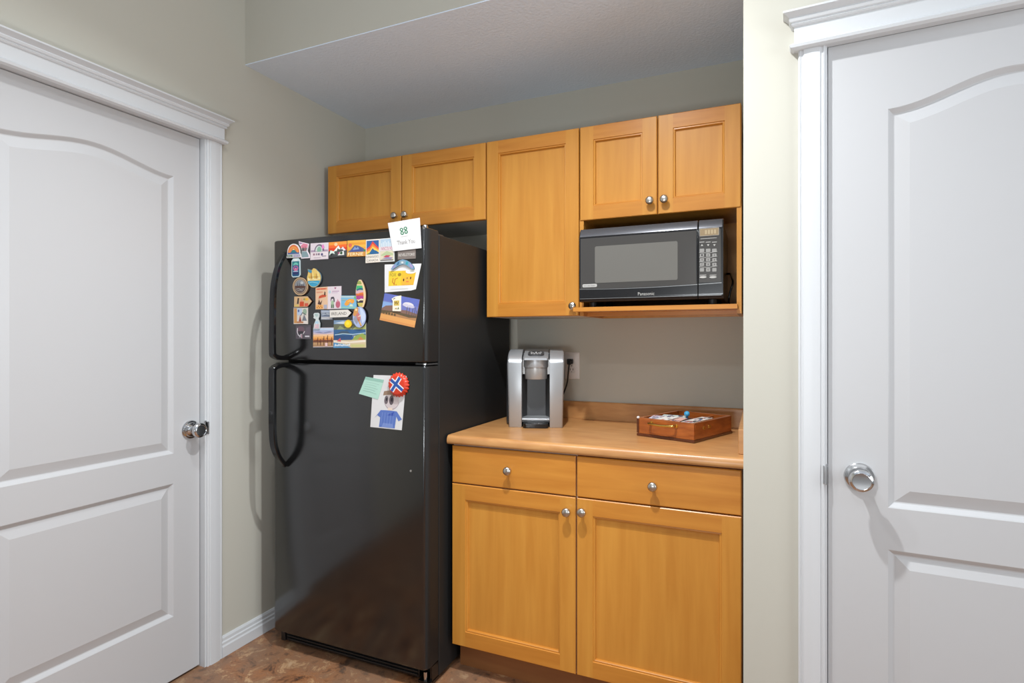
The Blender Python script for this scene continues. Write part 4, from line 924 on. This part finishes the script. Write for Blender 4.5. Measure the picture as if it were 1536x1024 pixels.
slip(-.040, .100, .044, .150, -.05, .0675, (226, 216, 206), 22, 'paper_slip', 'white slip with black marks at the right end of the wooden box', 'paper', .03)
slip(-.150, .130, .090, .070, .3, .0655, (196, 210, 204), 14, 'paper_slip', 'pale green striped slip at the back of the wooden box', 'paper', .05)
# supports so that the papers lie on something: a folded cloth
mb = MB(); mb.box(-BW + w_ + .001, -.0745, w_ + .001, .174, .0102, .0600, ink((92, 66, 60))); mb.box(-.0655, -w_ - .001, w_ + .001, .19, .0102, .0630, ink((92, 66, 60)))
o = mb.build('box_filling', t, bevel=.006); o['label'] = 'dark cloth lining filling the box'
p = bm_ @ Vector((-.106, .150, .0600))
mb = MB(); mb.lathe([(0, 0), (.0045, 0), (.004, .010), (0, .0101)], mat('blue_peg', (40, 96, 140), .3), (0, 0, 0), (0, 0, 1), 16)
mb.lathe([(0.0001, 0)] + [(.0105 * math.sin(R(i * 15)), .0105 * (1 - math.cos(R(i * 15)))) for i in range(1, 12)] + [(.0001, .021)], mat('blue_glass_ball', (66, 160, 206), .12, spec=.7), (0, 0, .008), (0, 0, 1), 24)
o = mb.build('peg', None, p, smooth=60); tag(o, 'blue ball-headed peg standing in the wooden box', 'peg')

# ------------------------------------------------------------------ lights
def lamp(name, loc, power, size, rot=(0, 0, 0), color=(1, .97, .93), shape='DISK', spread=R(170)):
    l = bpy.data.lights.new(name, 'AREA'); l.shape = shape; l.size = size; l.energy = power; l.color = color; l.spread = spread
    o = bpy.data.objects.new(name, l); COL.objects.link(o); o.location = loc; o.rotation_euler = rot; return o
LP = dict(world=.36, d1=29, d2=8, d3=7, d4=9, win=48, flash=18)
def lit(key, *args, **kw):
    if LP[key] > 0: lamp(*args, **kw)
WHITE = (.94, .975, 1)
lit('d1', 'ceiling_downlight', (-.48, 1.12, ZC - .012), LP['d1'], .055, color=WHITE, spread=R(130))
lit('d2', 'ceiling_downlight', (-1.1, .95, ZC - .012), LP['d2'], .09, color=WHITE, spread=R(125))
lit('d3', 'front_fill_light', (.3, -1.55, 1.25), LP['d3'], 1.8, (R(90), 0, 0), (.93, .97, 1), 'SQUARE')  # added frontal fill that brightens the low surfaces, not a real window
lit('d4', 'ceiling_downlight', (-.3, -.4, ZC - .012), LP['d4'], .11, color=WHITE)
lit('win', 'daylight_window', (3.0, .2, 1.5), LP['win'], 1.3, (0, R(90), 0), (.92, .97, 1), 'SQUARE')
lit('flash', 'bounced_flash', (-.3, -.5, 1.0), LP['flash'], .5, (R(150), 0, 0), (.9, .96, 1), 'DISK')
w = bpy.data.worlds.new('World'); scene.world = w; w.use_nodes = True
bg = w.node_tree.nodes['Background']; bg.inputs[0].default_value = (.93, .97, 1, 1); bg.inputs[1].default_value = LP['world']

# ------------------------------------------------------------------ camera and view
cam = bpy.data.cameras.new('Camera'); co = bpy.data.objects.new('Camera', cam); COL.objects.link(co)
co.location = (0, 0, H); co.rotation_euler = (R(90), 0, TH)
cam.sensor_width = 36; cam.lens = F / 1536 * 36
cam.shift_x = (768 - CX) / 1536; cam.shift_y = (YH - 512) / 1536
cam.clip_start = .05
scene.camera = co
vs = scene.view_settings
vs.view_transform = 'Standard'; vs.look = 'None'; vs.exposure = -0.1; vs.gamma = 1.0; vs.use_curve_mapping = False
